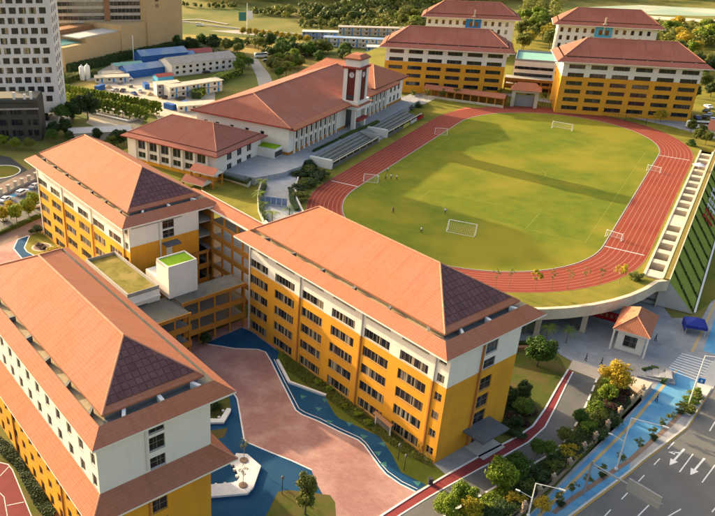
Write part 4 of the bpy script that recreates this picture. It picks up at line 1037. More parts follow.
# ---------------------------------------------------------------- light wells along the right-hand straight
wl = thing('light_well_frame','cream concrete light-well frame with dark openings along the right straight','retaining structure', N(-58,46.3,0), NAZ)
cs = [0.4]; b = MB(); b.box(.02,.55,0,117,ZT-.6,ZT+.55); b.build('inner_beam','cream_trim',wl)
b = MB(); b.box(3.7,4.1,0,117,ZT-.6,ZT+.55); b.build('outer_beam','cream_trim',wl)
y = 0.0; ws = [4.0]+[2.4]*4+[9.0]+[2.2]*20
for i, wdt in enumerate(ws):
    if y+wdt > 116.9: break
    b = MB(); b.box(.56,3.69,y,y+wdt,ZT-1.4,ZT+.40); b.build('cross_beam','cream_trim',wl); y += wdt+4.6
b = MB(); b.box(-.05,4.1,.5,116.5,1.0,1.4); b.build('well_floor','slot_dark',wl)
pl = thing('planter_trough','long brown planter trough beside the light wells','planter', N(-58,50.42,0), NAZ)
b = MB(); b.box(0,.22,0,119,0,ZT+.8); b.build('side','cream_trim',pl); b = MB(); b.box(1.35,1.57,0,119,ZT-.4,ZT+.8); b.build('side','cream_trim',pl)
mat('planter_soil', (.24,.17,.05), (.15,.13,.03), 1.2, .95, bump=.5, bscale=4)
b = MB(); b.box(.23,1.34,0,119,ZT-.3,ZT+.72); b.build('soil','planter_soil',pl)
# columns under the near rim
def rimcol(k):
    a = math.pi/2 + math.pi*k/24*0.86
    return N(-HS-3+(RO+4.4)*math.cos(a), (RO+4.4)*math.sin(a))
for k in range(6, 24, 2):
    p = rimcol(k); b = MB(); b.prism([(-.6,-.5),(.6,-.5),(.6,.5),(-.6,.5)],0,6.28); b.box(-.75,.75,-.65,.65,-.02,.25)
    tag(b.build('terrace_column','cream_trim',None,False,(p.x,p.y,0),CAZ), 'cream column carrying the curved stadium terrace rim above the plaza', 'column', 'columns under the stadium terrace')

# tall mesh fence behind the far bend and slope hedges
F3 = [at(*q, ZT) for q in ((402,104),(425,99.5),(450,99),(475,100.5),(500,103),(525,105.5),(550,108),(575,111.5),(600,115.5),(625,121),(645,127))]
t = thing('mesh_fence','tall dark mesh fence behind the far bend of the track','fence', (0,0,0))
for k, p in enumerate(F3):
    b = MB(); b.tube((p.x,p.y,ZT),(p.x,p.y,ZT+3.4),.08,.08,6); b.build('post','metal_dark',t)
    if k < len(F3)-1:
        q = F3[k+1]; d = q-p; b = MB()
        for z in (.4,1.9,3.3): b.tube((p.x,p.y,ZT+z),(q.x,q.y,ZT+z),.05,.05,4)
        n = int(d.length/1.0)
        for i in range(1,n): c = p+d*(i/n); b.tube((c.x,c.y,ZT+.4),(c.x,c.y,ZT+3.3),.025,.025,3,cap=False)
        o_ = b.build('mesh_panel','metal_dark',t); o_['kind'] = 'stuff'
# ---------------------------------------------------------------- white office tower at the left edge
ta = rad(4)
t = thing('office_tower','tall white office tower with a grid of square windows at the left edge','tower', (-69.6-27*math.cos(ta), 309.5-27*math.sin(ta), 0), ta)
Lt, Dt, zs, Ht = 27.0, 20.0, 5.2, 70.0
ops = []
for j in range(15):
    zt = 12.2+3.95*j
    sft = 0.0 if j % 2 else .9
    for i in range(11):
        x = Lt-4.6-i*3.95-sft
        if x < 1: continue
        ops.append((x, x+2.7, zt-2.35, zt, 2, 'glass_tower', 2))
rop = []
for j in range(15):
    for i in range(3): rop.append((1.6+i*5, 4.2+i*5, 9.8+3.95*j, 12.2+3.95*j, 2, 'glass_tower'))
mat('tower_white', (.62,.61,.59), (.56,.55,.53), .2, .7)
block(t, 0, Lt, 0, Dt, {'front': ([(zs,Ht,'tower_white')],ops), 'right': ([(zs,Ht,'tower_white')],rop), 'back': ([(zs,Ht,'tower_white')],[]), 'left': ([(zs,Ht,'tower_white')],[])}, frame='frame_dark')
b = MB(); b.box(0,Lt,0,Dt,zs-.4,zs-.003); b.build('soffit','tower_white',t); b = MB(); b.box(0,Lt,0,Dt,Ht,Ht+.4); b.build('roof','concrete',t)
for x in (1.5,13,Lt-1.2):
    for y in (1.2,Dt-1.2):
        b = MB(); b.tube((x,y,0),(x,y,zs-.4),.55,.55,10); b.build('column','tower_white',t)
b = MB(); b.box(-4,Lt+3,-4,Dt+3,-.04,.5); b.build('plinth','concrete_pale',t)
b = MB(); b.box(3,Lt-6,4,Dt-4,.5,zs-.4); b.build('lobby','glass_dark',t)
# dark low block in front of it
p = at(42,141); t = thing('dark_office_block','dark stone low block with a roof terrace before the white tower','building', (p.x-50*math.cos(ta),p.y-50*math.sin(ta),0), ta)
ops = []
for j in range(3):
    for i in range(8): ops.append((3+i*6, 7.4+i*6, 2.2+4.3*j, 4.6+4.3*j, 3, 'glass_dark'))
block(t, 0, 50, 0, 13, {'front': ([(0,15.5,'dark_stone')],ops), 'right': ([(0,15.5,'dark_stone')],[]), 'back': ([(0,15.5,'dark_stone')],[]), 'left': ([(0,15.5,'dark_stone')],[])}, frame='frame_dark')
b = MB(); b.box(0,50,0,13,15.0,15.48); b.build('roof','concrete_dark',t)
b = MB(); b.wallstrip([(.2,.2),(49.8,.2),(49.8,12.8),(.2,12.8)], .3, 15.5, 16.5, True); b.build('parapet','dark_stone',t)
b = MB(); b.box(0,50.1,-.35,-.004,12.8,13.4); b.build('string_course','concrete',t)
b = MB(); b.box(22,49.5,1,12,15.5,17.2)
b.build('roof_plant_room','concrete_dark',t); 
for x in (30,34,41,45,47.5):
    b = MB(); b.box(x-.5,x+.5,.8,1.6,16.6,18.6+(x%3)*.4); b.build('roof_vent','metal_white',t)
# ---------------------------------------------------------------- tan hotel
hz = math.atan2(495-413, -28+88)
t = thing('hotel','big tan stone hotel with a glazed slab over a stepped podium','hotel', (-88,413,0), hz)
# local x along the long right-hand face (towards the far right), y to the left of it
Ln = math.hypot(60,82)
b = MB(); b.box(0,18,0,30,0,13.0); b.box(18,46,0.8,30,0,15.5); b.box(46,72,0,34,0,19); b.build('podium','tan_stone',t)
b = MB(); b.box(4,40,5,20,13.0,13.4); b.build('podium_roof_court','teal_turf',t)
b = MB(); b.box(1,44,21,30,15.5,18.2); b.build('roof_screen','brown_stone',t)
b = MB(); b.box(14,46,2,16,15.5,16.2); b.build('podium_roof','concrete_pale',t)
b = MB(); b.box(68,Ln,-1.2,22,0,62); b.build('tan_tower','tan_stone',t)
for j in range(9):
    b = MB(); b.box(76,79,-1.32,-1.21,26+3.6*j,28.2+3.6*j); b.build('window','glass_dark',t)
hs = thing('hotel_slab','grey glazed hotel slab with a brown centre pier behind the tan podium','hotel', tuple(at(57,27,14)*1.0)[:2]+(0,), rad(8))
g0 = at(58,30,14); g1 = at(140,29,14); dd = g1-g0; lg = dd.length+4; hs.location = (g0.x,g0.y,0); hs.rotation_euler = (0,0,math.atan2(dd.y,dd.x))
b = MB(); b.box(0,lg,0,20,0,60); b.build('wall','site_beige',hs)
for j in range(10):
    for k, (xa, xb) in enumerate(((.6,lg*.53),(lg*.60,lg-.6))):
        b = MB(); b.box(xa,xb,-.12,-.004,15.6+4.1*j,17.9+4.1*j); w_ = b.build('window_band','glass_dark',hs)
        b = MB(); n = 9
        for i in range(n+1): b.box(xa+(xb-xa)*i/n-.12,xa+(xb-xa)*i/n+.12,-.2,-.125,15.5+4.1*j,18.0+4.1*j)
        b.build('mullions','frame_grey',w_)
b = MB(); b.box(lg*.535,lg*.595,-.8,-.004,0,60); b.build('centre_pier','brown_stone',hs)

# ---------------------------------------------------------------- construction-site compound
def gshed(name, label, cat, px, py, lx, ly, h, rise, rz, wall, roof, group=None, z=0):
    p = at(px,py,z); t = thing(name, label, cat, (p.x,p.y,0), rz, group)
    b = MB(); b.box(0,lx,0,ly,z,h); g = [(0,0),(0,0)]
    b.face([(0.0,0,h),(0,ly/2,h+rise),(0,ly,h)]); b.face([(lx,0,h),(lx,ly/2,h+rise),(lx,ly,h)]); b.build('wall',wall,t)
    r = MB(); o = .5
    r.face([(-o,-o,h-.05),(lx+o,-o,h-.05),(lx+o,ly/2,h+rise+.12),(-o,ly/2,h+rise+.12)]); r.face([(lx+o,ly+o,h-.05),(-o,ly+o,h-.05),(-o,ly/2,h+rise+.12),(lx+o,ly/2,h+rise+.12)]); r.build('roof',roof,t)
    return t
gshed('site_shed','nearer of two blue sheds, pale blue roof, open beige front','shed', 128,79, 23,11,4.2,2.0, rad(33),'blue_metal','blue_metal_pale')
gshed('site_shed','larger blue shed behind with wide pale blue roof','shed', 142,66, 29,14,5.5,2.2, rad(27),'blue_metal','blue_metal_pale')
t = gshed('site_barrack','long white site barrack with a worn grey hip roof','barrack', 172,77, 40,16,6.5,2.4, rad(30),'site_white','grey_roof')
for j in range(2):
    for i in range(9):
        b = MB(); b.box(2.5+i*4.1,4.1+i*4.1,-.1,-.004,1.4+2.7*j,2.7+2.7*j); b.build('window','glass_dark',t)
    for i in range(3):
        b = MB(); b.box(40.004,40.1,2.5+i*4.6,4+i*4.6,1.4+2.7*j,2.7+2.7*j); b.build('window','glass_dark',t)
gshed('site_shed','small red-roofed shed behind the grey barrack','shed', 190,60, 14,9,4,1.6, rad(20),'site_white','red_roof_sheet')
gshed('site_shed','small blue-roofed shed beside the red-roofed one','shed', 180,62, 9,8,4,1.4, rad(20),'blue_metal','blue_metal_pale')
gshed('site_shed','little hut with a faded red roof between the sheds','shed', 158,83, 9,6,3,1.0, rad(30),'sky_panel','red_roof_sheet')
gshed('site_shed','low pale green roofed shed beside the hotel hedge','shed', 116,72, 16,9,3.2,.8, rad(25),'site_white','teal_turf')
def cabins(label, px, py, n, st, rz, m='site_white', group=None, cl=6.0, roof='site_beige'):
    p = at(px,py); t = thing('site_cabin_stack', label, 'site cabins', (p.x,p.y,0), rz, group)
    for s in range(st):
        for i in range(n):
            b = MB(); b.box(i*cl,(i+1)*cl-.08,0,6,s*2.8,s*2.8+2.7); cbn = b.build('cabin',m,t)
            b = MB(); b.box(i*cl+.9,i*cl+2.1,-.08,-.004,s*2.8+1,s*2.8+2); b.build('window','glass_dark',cbn)
            b = MB(); b.box(i*cl+3.3,i*cl+4.2,-.08,-.004,s*2.8+.1,s*2.8+2.1); b.build('door','blue_panel',cbn)
        if s: b = MB(); b.box(0,n*cl,-1.3,-.1,s*2.8-.12,s*2.8-.02); b.build('walkway','metal_grey',t)
    b = MB(); b.box(-.2,n*cl+.2,-1.4,6.2,st*2.8+.0,st*2.8+.18); b.build('roof',roof,t)
    return t
cabins('two-storey beige roofed cabin stack with outside walkway','' and 0 or 170,99, 5,2, rad(33))
cabins('short two-storey cabin stack left of the long one', 157,96, 2,2, rad(20), 'site_white')
cabins('single white cabin behind the small hall roof', 178,112, 3,1, rad(15))
cabins('row of low white cabins beside the silos', 95,83, 3,1, rad(10))
cabins('row of low white cabins near the parked cars', 104,79, 2,1, rad(20))
cabins('white cabins by the trees beyond the site road', 270,55, 3,1, rad(-5))
cabins('pair of white cabins right of the trees beyond the site road', 290,54, 3,2, rad(-5))
t = cabins('blue and white two-storey site offices with long blue roof', 323,46, 11,2, rad(-14), 'site_white', roof='blue_metal_pale')
cabins('blue roofed site office left of the long blue one', 302,40, 4,2, rad(-8), 'blue_metal_pale', roof='site_white')
cabins('long grey roofed cabin row behind the blue site offices', 338,35, 11,2, rad(-10), 'site_beige', roof='grey_roof')
cabins('blue banded cabin stack beside the left dormitory', 366,56, 3,2, rad(-12), 'blue_metal_pale', roof='site_white')
cabins('white cabin at the end of the blue offices', 361,48, 2,1, rad(-12), 'site_white')
cabins('blue and white cabins behind the auditorium wing', 345,62, 7,1, rad(-14), 'blue_metal_pale', roof='site_white')
for k, (x,y) in enumerate(((82.5,80),(88,79))):
    p = at(x,y); b = MB(); b.lathe([(1.3,0),(1.45,.3),(1.45,6.6),(.8,7.4),(.2,7.6)],12); b.lathe([(.25,7.6),(.25,8.1)],8)
    tag(b.build('cement_silo','metal_white',None,True,(p.x,p.y,0)), ['left one of two white cement silos on the site','right one of two white cement silos on the site'][k], 'silo', 'cement silos')
p = at(134,64); b = MB(); b.lathe([(.3,0),(.16,16),(.05,16.1)],8); tag(b.build('flag_pole','metal_white',None,True,(p.x,p.y,0)), 'tall white pole standing before the hotel hedge', 'pole')
# highway sign
p = at(247,31); t = thing('highway_sign','green road sign on a post beside the far highway','road sign', (p.x,p.y,0), rad(-10))
b = MB(); b.tube((0,0,0),(0,0,19),.35,.25,8); b.build('post','metal_white',t)
b = MB(); b.box(-6,-.6,-.5,-.3,7,13); b.build('sign_panel','green_paint',t); b = MB(); b.box(.2,4,-.5,-.3,8,14); b.build('sign_panel','metal_white',t)

# ---------------------------------------------------------------- gatehouse, tent, banner, street furniture
gz = NAZ
t = gate_t = thing('gatehouse','small white gatehouse with an orange hip roof beside the plaza','gatehouse', N(-78.5,48.2,0), gz)
block(t, -2.2,3.6,-5.2,4.6, {'front': ([(0,5.3,'white_wall')],[(1.5,4.3,1.2,4.0,2,'glass_dark',2)]), 'right': ([(0,5.3,'white_wall')],[(1.2,3.0,1.2,3.6,2,'glass_dark'),(4.4,6.2,1.2,3.6,2,'glass_dark')]), 'back': ([(0,5.3,'white_wall')],[]), 'left': ([(0,5.3,'white_wall')],[(2,5,1.2,3.8,2,'glass_dark')])})
mb = MB(); A = [(-3.4,-6.6,5.5),(4.6,-6.6,5.5),(4.6,6.0,5.5),(-3.4,6.0,5.5)]; B = [(.6,-2.8,8.3),(.6,-2.8,8.3),(.6,2.2,8.3),(.6,2.2,8.3)]
a4 = lambda i: A[i]
face_uv(mb, [A[0],A[1],B[0]]); face_uv(mb, [A[1],A[2],B[2],B[0]]); face_uv(mb, [A[2],A[3],B[2]]); face_uv(mb, [A[3],A[0],B[0],B[2]]); ro = mb.build('tiled_roof','clay_roof',t)
cp = MB(); cp.tube(B[0],B[2],.14,.14,6); [cp.tube(A[i],B[0] if i < 2 else B[2],.13,.13,6) for i in range(4)]; cp.build('ridge_cap','hip_cap',ro)
b = MB(); b.box(-3.3,4.5,-6.5,5.9,5.15,5.48); b.build('fascia','fascia_white',t)
for y in (-6.1,-5.9):
    pass
for x in (-3.0,4.2):
    b = MB(); b.box(x-.2,x+.2,-6.4,-6.0,0,5.2); b.build('post','white_wall',t)
gate_t.scale = (.9,.9,.95)
p = at(693,331); t = thing('market_tent','dark blue canopy tent at the foot of the grass slope','tent', (p.x,p.y,0), NAZ+.25)
for x in (-1.9,1.9):
    for y in (-1.9,1.9):
        b = MB(); b.tube((x,y,0),(x,y,2.3),.05,.05,6); b.build('leg','metal_white',t)
mb = MB(); A = [(-2.1,-2.1,2.3),(2.1,-2.1,2.3),(2.1,2.1,2.3),(-2.1,2.1,2.3)]
slopes(mb, A, [(-.15,-.15,3.5),(.15,-.15,3.5),(.15,.15,3.5),(-.15,.15,3.5)]); mb.face([(-.15,-.15,3.5),(.15,-.15,3.5),(.15,.15,3.5),(-.15,.15,3.5)]); mb.build('canopy','blue_cloth',t)
b = MB()
for k in range(4): b.face([A[k],A[(k+1)%4],(A[(k+1)%4][0],A[(k+1)%4][1],.5 if k in (3,) else 1.6),(A[k][0],A[k][1],.5 if k in (3,) else 1.6)])
b.build('side_cloth','blue_cloth',t)
# red banner under the terrace
p0, p1 = at(588,317.5), at(643,333.5); dd = p1-p0
t = thing('red_banner','red banner with pale lettering hung under the stadium terrace','banner', (p0.x,p0.y,0), math.atan2(dd.y,dd.x)); ln = dd.length
b = MB(); b.box(0,ln,0,.05,.7,3.0); b.build('cloth','red_cloth',t)
b = MB(); rr = random.Random(3)
for i in range(9):
    x = 1.2+i*(ln-2)/9
    for k in range(4):
        if k % 2: b.box(x+.1*k,x+.1*k+.12,-.03,-.003,1.5+rr.random()*.2,2.4)
        else: b.box(x,x+.7,-.03,-.003,1.6+.25*k,1.72+.25*k)
o_ = b.build('lettering','tactile',t); o_['kind'] = 'stuff'
for x in (.1,ln-.1):
    b = MB(); b.tube((x,.1,0),(x,.1,3.2),.06,.06,6); b.build('post','metal_dark',t)
# planter enclosure by the cycle path
P = [at(*q) for q in ((628,381),(653,386),(643,398),(628,392))]
b = MB(); b.prism([(p.x,p.y) for p in [at(629,381),at(651,388),at(643,398),at(627,388)]],0,1.3); tag(b.build('yellow_stone_wall','sand_stone'), 'low yellow sign wall beside the gatehouse steps', 'wall')
t = thing('entrance_planter','grey stepped planter with clipped hedge beside the crosswalk','planter', at(655,375), NAZ+.2)
b = MB(); b.box(-3.4,3.4,-2.4,2.4,0,.4); b.build('lower_step','plaza_stone',t)
for i in range(5):
    b = MB(); b.box(-2.9+i*1.15,-1.8+i*1.15,-1.9,1.9,.4,.45+.16*i); b.build('step','plaza_stone',t)
# fence with lamp pillars along the blue path
fp = [(500,533),(523,512),(538,496.5),(552,484),(568,468.5),(582.5,452.5),(594,442),(606,430),(618.5,416.5),(630.5,405),(641,394.5)]
F_ = PX(fp)
t = thing('street_fence','low stone fence with dark railings and lamp pillars along the blue cycle path','fence', (0,0,0))
b = MB(); b.wallstrip(F_, .45, 0, .6); b.build('base_wall','pillar_stone',t)
for k, p in enumerate(F_):
    b = MB(); b.box(p.x-.3,p.x+.3,p.y-.3,p.y+.3,0,1.75); b.box(p.x-.38,p.x+.38,p.y-.38,p.y+.38,1.75,1.9); pl_ = b.build('pillar','pillar_stone',t)
    b = MB(); b.lathe([(.1,1.9),(.2,2.1),(.2,2.35),(.06,2.5)],8,(p.x,p.y,0)); b.build('pillar_lamp','sand_stone',pl_)
    if k < len(F_)-1:
        q = F_[k+1]; b = MB(); d = q-p
        for z in (.85,1.7): b.tube((p.x,p.y,z),(q.x,q.y,z),.04,.04,5)
        n = int(d.length/.35)
        for i in range(1,n):
            c = p+d*(i/n); b.tube((c.x,c.y,.65),(c.x,c.y,1.85),.025,.025,4)
        rl = b.build('railing','metal_dark',t); rl['kind'] = 'stuff'
def street_lamp(label, base, h, arm, az, low=False, m='metal_white'):
    p = at(*base); t = thing('street_lamp', label, 'street lamp', (p.x,p.y,0), az, 'street lamps')
    b = MB(); b.tube((0,0,0),(0,0,h),.14,.08,8); b.lathe([(.3,0),(.3,.3),(.16,.5)],8); b.build('pole',m,t)
    b = MB(); b.tube((0,0,h-.05),(arm,0,h+.5),.06,.05,6); b.build('arm',m,t)
    b = MB(); b.box(arm-.2,arm+.75,-.16,.16,h+.42,h+.58); b.build('lamp_head',m,t)
    if low:
        b = MB(); b.tube((0,0,h*.55),(-2.0,0,h*.55+.5),.05,.04,6); b.box(-2.6,-1.9,-.12,.12,h*.55+.42,h*.55+.56); b.build('path_arm',m,t)
    return t
da = math.atan2((at(663,430)-at(636,421)).y,(at(663,430)-at(636,421)).x)
street_lamp('white street lamp with a low path arm in the middle of the blue cycle path', (616,469.5), 11.0, 4.6, -.65, True)
street_lamp('white street lamp beside the fence at the bottom edge', (528,516), 6.8, 3.4, -.55, True)
t = street_lamp('tall white pole carrying a small blue sign at the crosswalk', (688,406), 11.5, 3.0, -.5)
b = MB(); b.box(.2,1.3,-.1,.02,5.6,6.7); b.build('blue_sign','blue_panel',t); b = MB(); b.box(.6,.9,-.13,-.101,5.85,6.4); b.build('sign_mark','metal_white',t)
p = at(583,495); t = thing('sign_gantry','grey overhead sign gantry reaching across the street with two panels','sign gantry', (p.x,p.y,0), 0)
q = at(655,504,6.6)-at(588.5,462.5,6.9); 
t.rotation_euler = (0,0,math.atan2(q.y,q.x)); al = q.length+.5
b = MB(); b.tube((0,0,0),(0,0,7.2),.2,.15,10); b.build('post','metal_grey',t)
b = MB(); b.tube((0,0,6.7),(al,0,6.9),.13,.10,8); b.tube((0,0,6.1),(al*.5,0,6.75),.06,.05,6); b.build('boom','metal_grey',t)
for (x0_,x1_,zz) in ((al*.52,al*.97,7.5),(al*.52,al*.97,6.2)):
    b = MB(); b.box(x0_,x1_,-.12,.12,zz-.55,zz+.45); b.build('sign_panel','metal_grey',t)
    b = MB()
    for i in range(4): b.box(x0_+.3+i*(x1_-x0_-.6)/3.2,x0_+.45+i*(x1_-x0_-.6)/3.2,.121,.2,zz-.5,zz+.4)
    b.build('panel_rib','metal_white',t)
# characters standing on the grass slope (white strokes and red strokes)
def slope_pt(c, s, up=.0): 
    a_, b_ = N(c,51.9,6.7), N(c,58.2,.15); p = a_+(b_-a_)*s; return (p.x+KN[0]*.7*up, p.y+KN[1]*.7*up, p.z+.72*up)
rr = random.Random(9)
for k in range(6):
    c0 = 26-k*5.2; b = MB(); white = k < 4
    for i in range(6):
        if i % 2 == 0: s0 = .30+.07*i; b.tube(slope_pt(c0,s0,.35), slope_pt(c0-3.4,s0+rr.uniform(-.03,.03),.35), .13,.13,4)
        else: cc = c0-rr.uniform(.3,3.1); b.tube(slope_pt(cc,.25,.36), slope_pt(cc+rr.uniform(-.4,.4),.72,.36), .13,.13,4)
    t_ = b.build('slope_character','metal_white' if white else 'red_cloth')
    tag(t_, ['topmost white character on the grass slope by the stadium','second white character down the grass slope','third white character down the grass slope','lowest white character on the grass slope','upper red character on the grass slope','lower red character on the grass slope'][k], 'sign')
# courtyard benches (white angular seats with stools), notice board
def bench(label, polys, stools, h=.5):
    P = [PX(q) for q in polys]; c = P[0][0]; t = thing('courtyard_bench', label, 'bench', (c.x,c.y,0))
    for q in P:
        b = MB(); b.prism([(p.x-c.x,p.y-c.y) for p in q], .1, h); b.build('seat_slab','white_paint',t)
        b = MB(); m_ = sum((p for p in q),Vector())/len(q); b.prism([(p.x-c.x+(m_.x-p.x)*.12,p.y-c.y+(m_.y-p.y)*.12) for p in q], 0, .1); b.build('base','concrete',t)
    for s in stools:
        p = at(*s); b = MB(); b.lathe([(.24,0),(.28,.05),(.28,.42),(.22,.46)],10,(p.x-c.x,p.y-c.y,0)); b.build('stool','white_paint',t)
    return t
z5 = lambda *q: [(180+x/3.56,371+y/3.56) for x,y in q]
bench('large white angular bench platform on the blue court', [z5((200,300),(240,303),(288,345),(262,420),(240.5,443),(212.5,385),(186,328)), z5((105,412),(200,403),(212,386),(240,443),(206,446),(105,455),(60,457),(60,416))], [(180+x/3.56,371+y/3.56) for x,y in ((186,338),(194,355),(203,378),(198,403),(160,406),(128,409))])
z6 = lambda *q: [(200+x/5.107,380+y/5.107) for x,y in q]
bench('small white bent bench beside the near building on the blue court', [z6((30,206),(102,208),(122,226),(30,228)), z6((102,208),(138,152),(158,156),(156,170),(122,226))], [(200+x/5.107,380+y/5.107) for x,y in ((118,163),(97,197))])
for k,(x,y) in enumerate(((244.0,462.5),(243,487.5))):
    p = at(x,y); b = MB(); b.lathe([(.75,.48),(.75,.56),(.5,.6)],14); tag(b.build('planter_ring','brown_pave',None,False,(p.x,p.y,.025)), ['round brown tree pit, upper one in the white bench','round brown tree pit, lower one in the white bench'][k], 'tree pit')
p0, p1 = at(375,424), at(390,437); dd = p1-p0
t = thing('notice_board','brown-roofed notice board standing on the lawn before the orange wall','notice board', (p0.x,p0.y,0), math.atan2(dd.y,dd.x)); ln = dd.length
for x in (.1,ln-.1):
    b = MB(); b.box(x-.1,x+.1,-.1,.1,0,2.6); b.build('post','frame_white',t)
b = MB(); b.box(0,ln,-.06,.06,.7,2.2); b.build('board','slot_dark',t)
b = MB(); b.face([(-.3,-.6,2.5),(ln+.3,-.6,2.5),(ln+.3,0,2.9),(-.3,0,2.9)]); b.face([(ln+.3,.6,2.5),(-.3,.6,2.5),(-.3,0,2.9),(ln+.3,0,2.9)]); b.build('roof','brown_stone',t)
def post_thing(name, label, cat, px, py, h, m='metal_dark', z=0):
    p = at(px,py,z); t = thing(name, label, cat, (p.x,p.y,z))
    b = MB(); b.tube((0,0,0),(0,0,h),.07,.05,6); b.build('post',m,t)
    b = MB(); b.lathe([(.1,h),(.24,h+.15),(.24,h+.5),(.05,h+.65)],8); b.build('lantern','slot_dark',t)
post_thing('garden_lamp','dark garden lamp beside the bottom tree on the blue court','lamp', 282,494,3.2)
post_thing('garden_lamp','dark garden lamp on the lawn by the notice board','lamp', 404,471,3.0)
post_thing('garden_lamp','garden lamp on the lawn near the building corner','lamp', 398,460,3.0)
b = MB(); p = at(430,484); b.box(-.35,.35,-.3,.3,0,1.1); b.box(-.4,.4,-.35,.35,1.1,1.25); tag(b.build('waste_bin','frame_dark',None,False,(p.x,p.y,.01)), 'dark bin at the lawn tip beside the red lane', 'bin')
# blue glass bridge rail on the curved walk
p0, p1 = at(260,203,8), at(287,206,8); dd = p1-p0
t = thing('walk_railing','pale blue glazed railing across the curved walk','railing', (p0.x,p0.y,7.9), math.atan2(dd.y,dd.x)); ln = dd.length
for i in range(5):
    b = MB(); b.box(i*ln/5+.05,(i+1)*ln/5-.05,-.04,.04,.15,2.3); b.build('panel','blue_metal_pale',t)
b = MB(); b.box(0,ln,-.07,.07,0,.15); b.build('rail','metal_white',t)
# perimeter fence of the car park
F2 = [at(*q) for q in ((-6,200),(1.5,196.5),(9,192.5),(16,188.8),(22.5,186),(29.5,183),(36,180))]
t = thing('car_park_fence','grey pillared fence between the dark road and the car park','fence', (0,0,0))
b = MB(); b.wallstrip(F2, .4, 0, .8); b.build('base_wall','concrete',t)
for k, p in enumerate(F2):
    b = MB(); b.box(p.x-.45,p.x+.45,p.y-.45,p.y+.45,0,2.4); b.box(p.x-.6,p.x+.6,p.y-.6,p.y+.6,2.4,2.7); b.build('pillar','site_beige',t)
    if k < len(F2)-1:
        q = F2[k+1]; b = MB(); d = q-p
        for z in (1.1,2.0): b.tube((p.x,p.y,z),(q.x,q.y,z),.05,.05,5)
        for i in range(1,int(d.length/.5)):
            c = p+d*(i/int(d.length/.5)); b.tube((c.x,c.y,.8),(c.x,c.y,2.1),.035,.035,4)
        rl = b.build('railing','metal_grey',t); rl['kind'] = 'stuff'
mb = MB(); P = [at(0,172)+Vector((7*math.cos(i/24*6.283), 7*math.sin(i/24*6.283),0)) for i in range(24)]
mb.wallstrip(P, .4, 0, .15, True); struct('traffic_island_kerb', mb, 'white_paint')
mb = MB(); mb.face([(p.x,p.y,.05) for p in P]); struct('traffic_island', mb, 'lawn')
# ---------------------------------------------------------------- goals and players
def goal(label, px, py, rz, w, h, d):
    p = at(px,py,ZT+.03); t = thing('goal', label, 'goal', (p.x,p.y,ZT+.03), rz, 'goals on the pitch'); r = .09 if w > 5 else .07
    b = MB()
    for x in (-w/2,w/2): b.tube((x,0,0),(x,0,h),r,r,6)
    b.tube((-w/2,0,h),(w/2,0,h),r,r,6); b.build('front_frame','metal_white',t)
    b = MB()
    for x in (-w/2,w/2):
        b.tube((x,0,h),(x,d*.35,h),r*.7,r*.7,5); b.tube((x,d*.35,h),(x,d,0),r*.7,r*.7,5); b.tube((x,0,0),(x,d,0),r*.7,r*.7,5)
    b.tube((-w/2,d,0),(w/2,d,0),r*.7,r*.7,5); b.build('rear_frame','metal_white',t)
    b = MB(); n = int(w/.45)
    for i in range(1,n):
        x = -w/2+w*i/n; b.tube((x,d*.35,h),(x,d,0),.012,.012,3,cap=False)
    for k in range(1,5): b.tube((-w/2,d*.35+d*.65*k/5,h*(1-k/5)),(w/2,d*.35+d*.65*k/5,h*(1-k/5)),.012,.012,3,cap=False)
    nt_ = b.build('net','frame_white',t); nt_['kind'] = 'stuff'
goal('large white goal at the near end of the pitch, left of centre', 462,231, NAZ+math.pi+.12, 7.3,2.6,2.4)
goal('large white goal at the far end of the pitch', 561.5,129.5, NAZ-.05, 7.3,2.6,2.4)
goal('small white goal on the left track edge near the players', 371,180.5, CAZ+math.pi/2+.3, 4.5,2.0,1.6)
goal('small white goal on the left track edge towards the far end', 441,133.5, CAZ+math.pi/2+.3, 4.5,2.0,1.6)
goal('small white goal on the right track edge towards the far end', 653,172, CAZ-math.pi/2-.2, 4.0,2.0,1.6)
goal('small white goal on the right track edge at the near bend', 613,239, CAZ-math.pi/2-.2, 4.0,2.0,1.6)
mat('skin', (.42,.25,.17), rough=.6); mat('cloth_white', (.62,.62,.62), rough=.9); mat('cloth_dark', (.03,.03,.045), rough=.9); mat('cloth_blue', (.05,.09,.25), rough=.9); mat('hair', (.012,.01,.009), rough=.7)
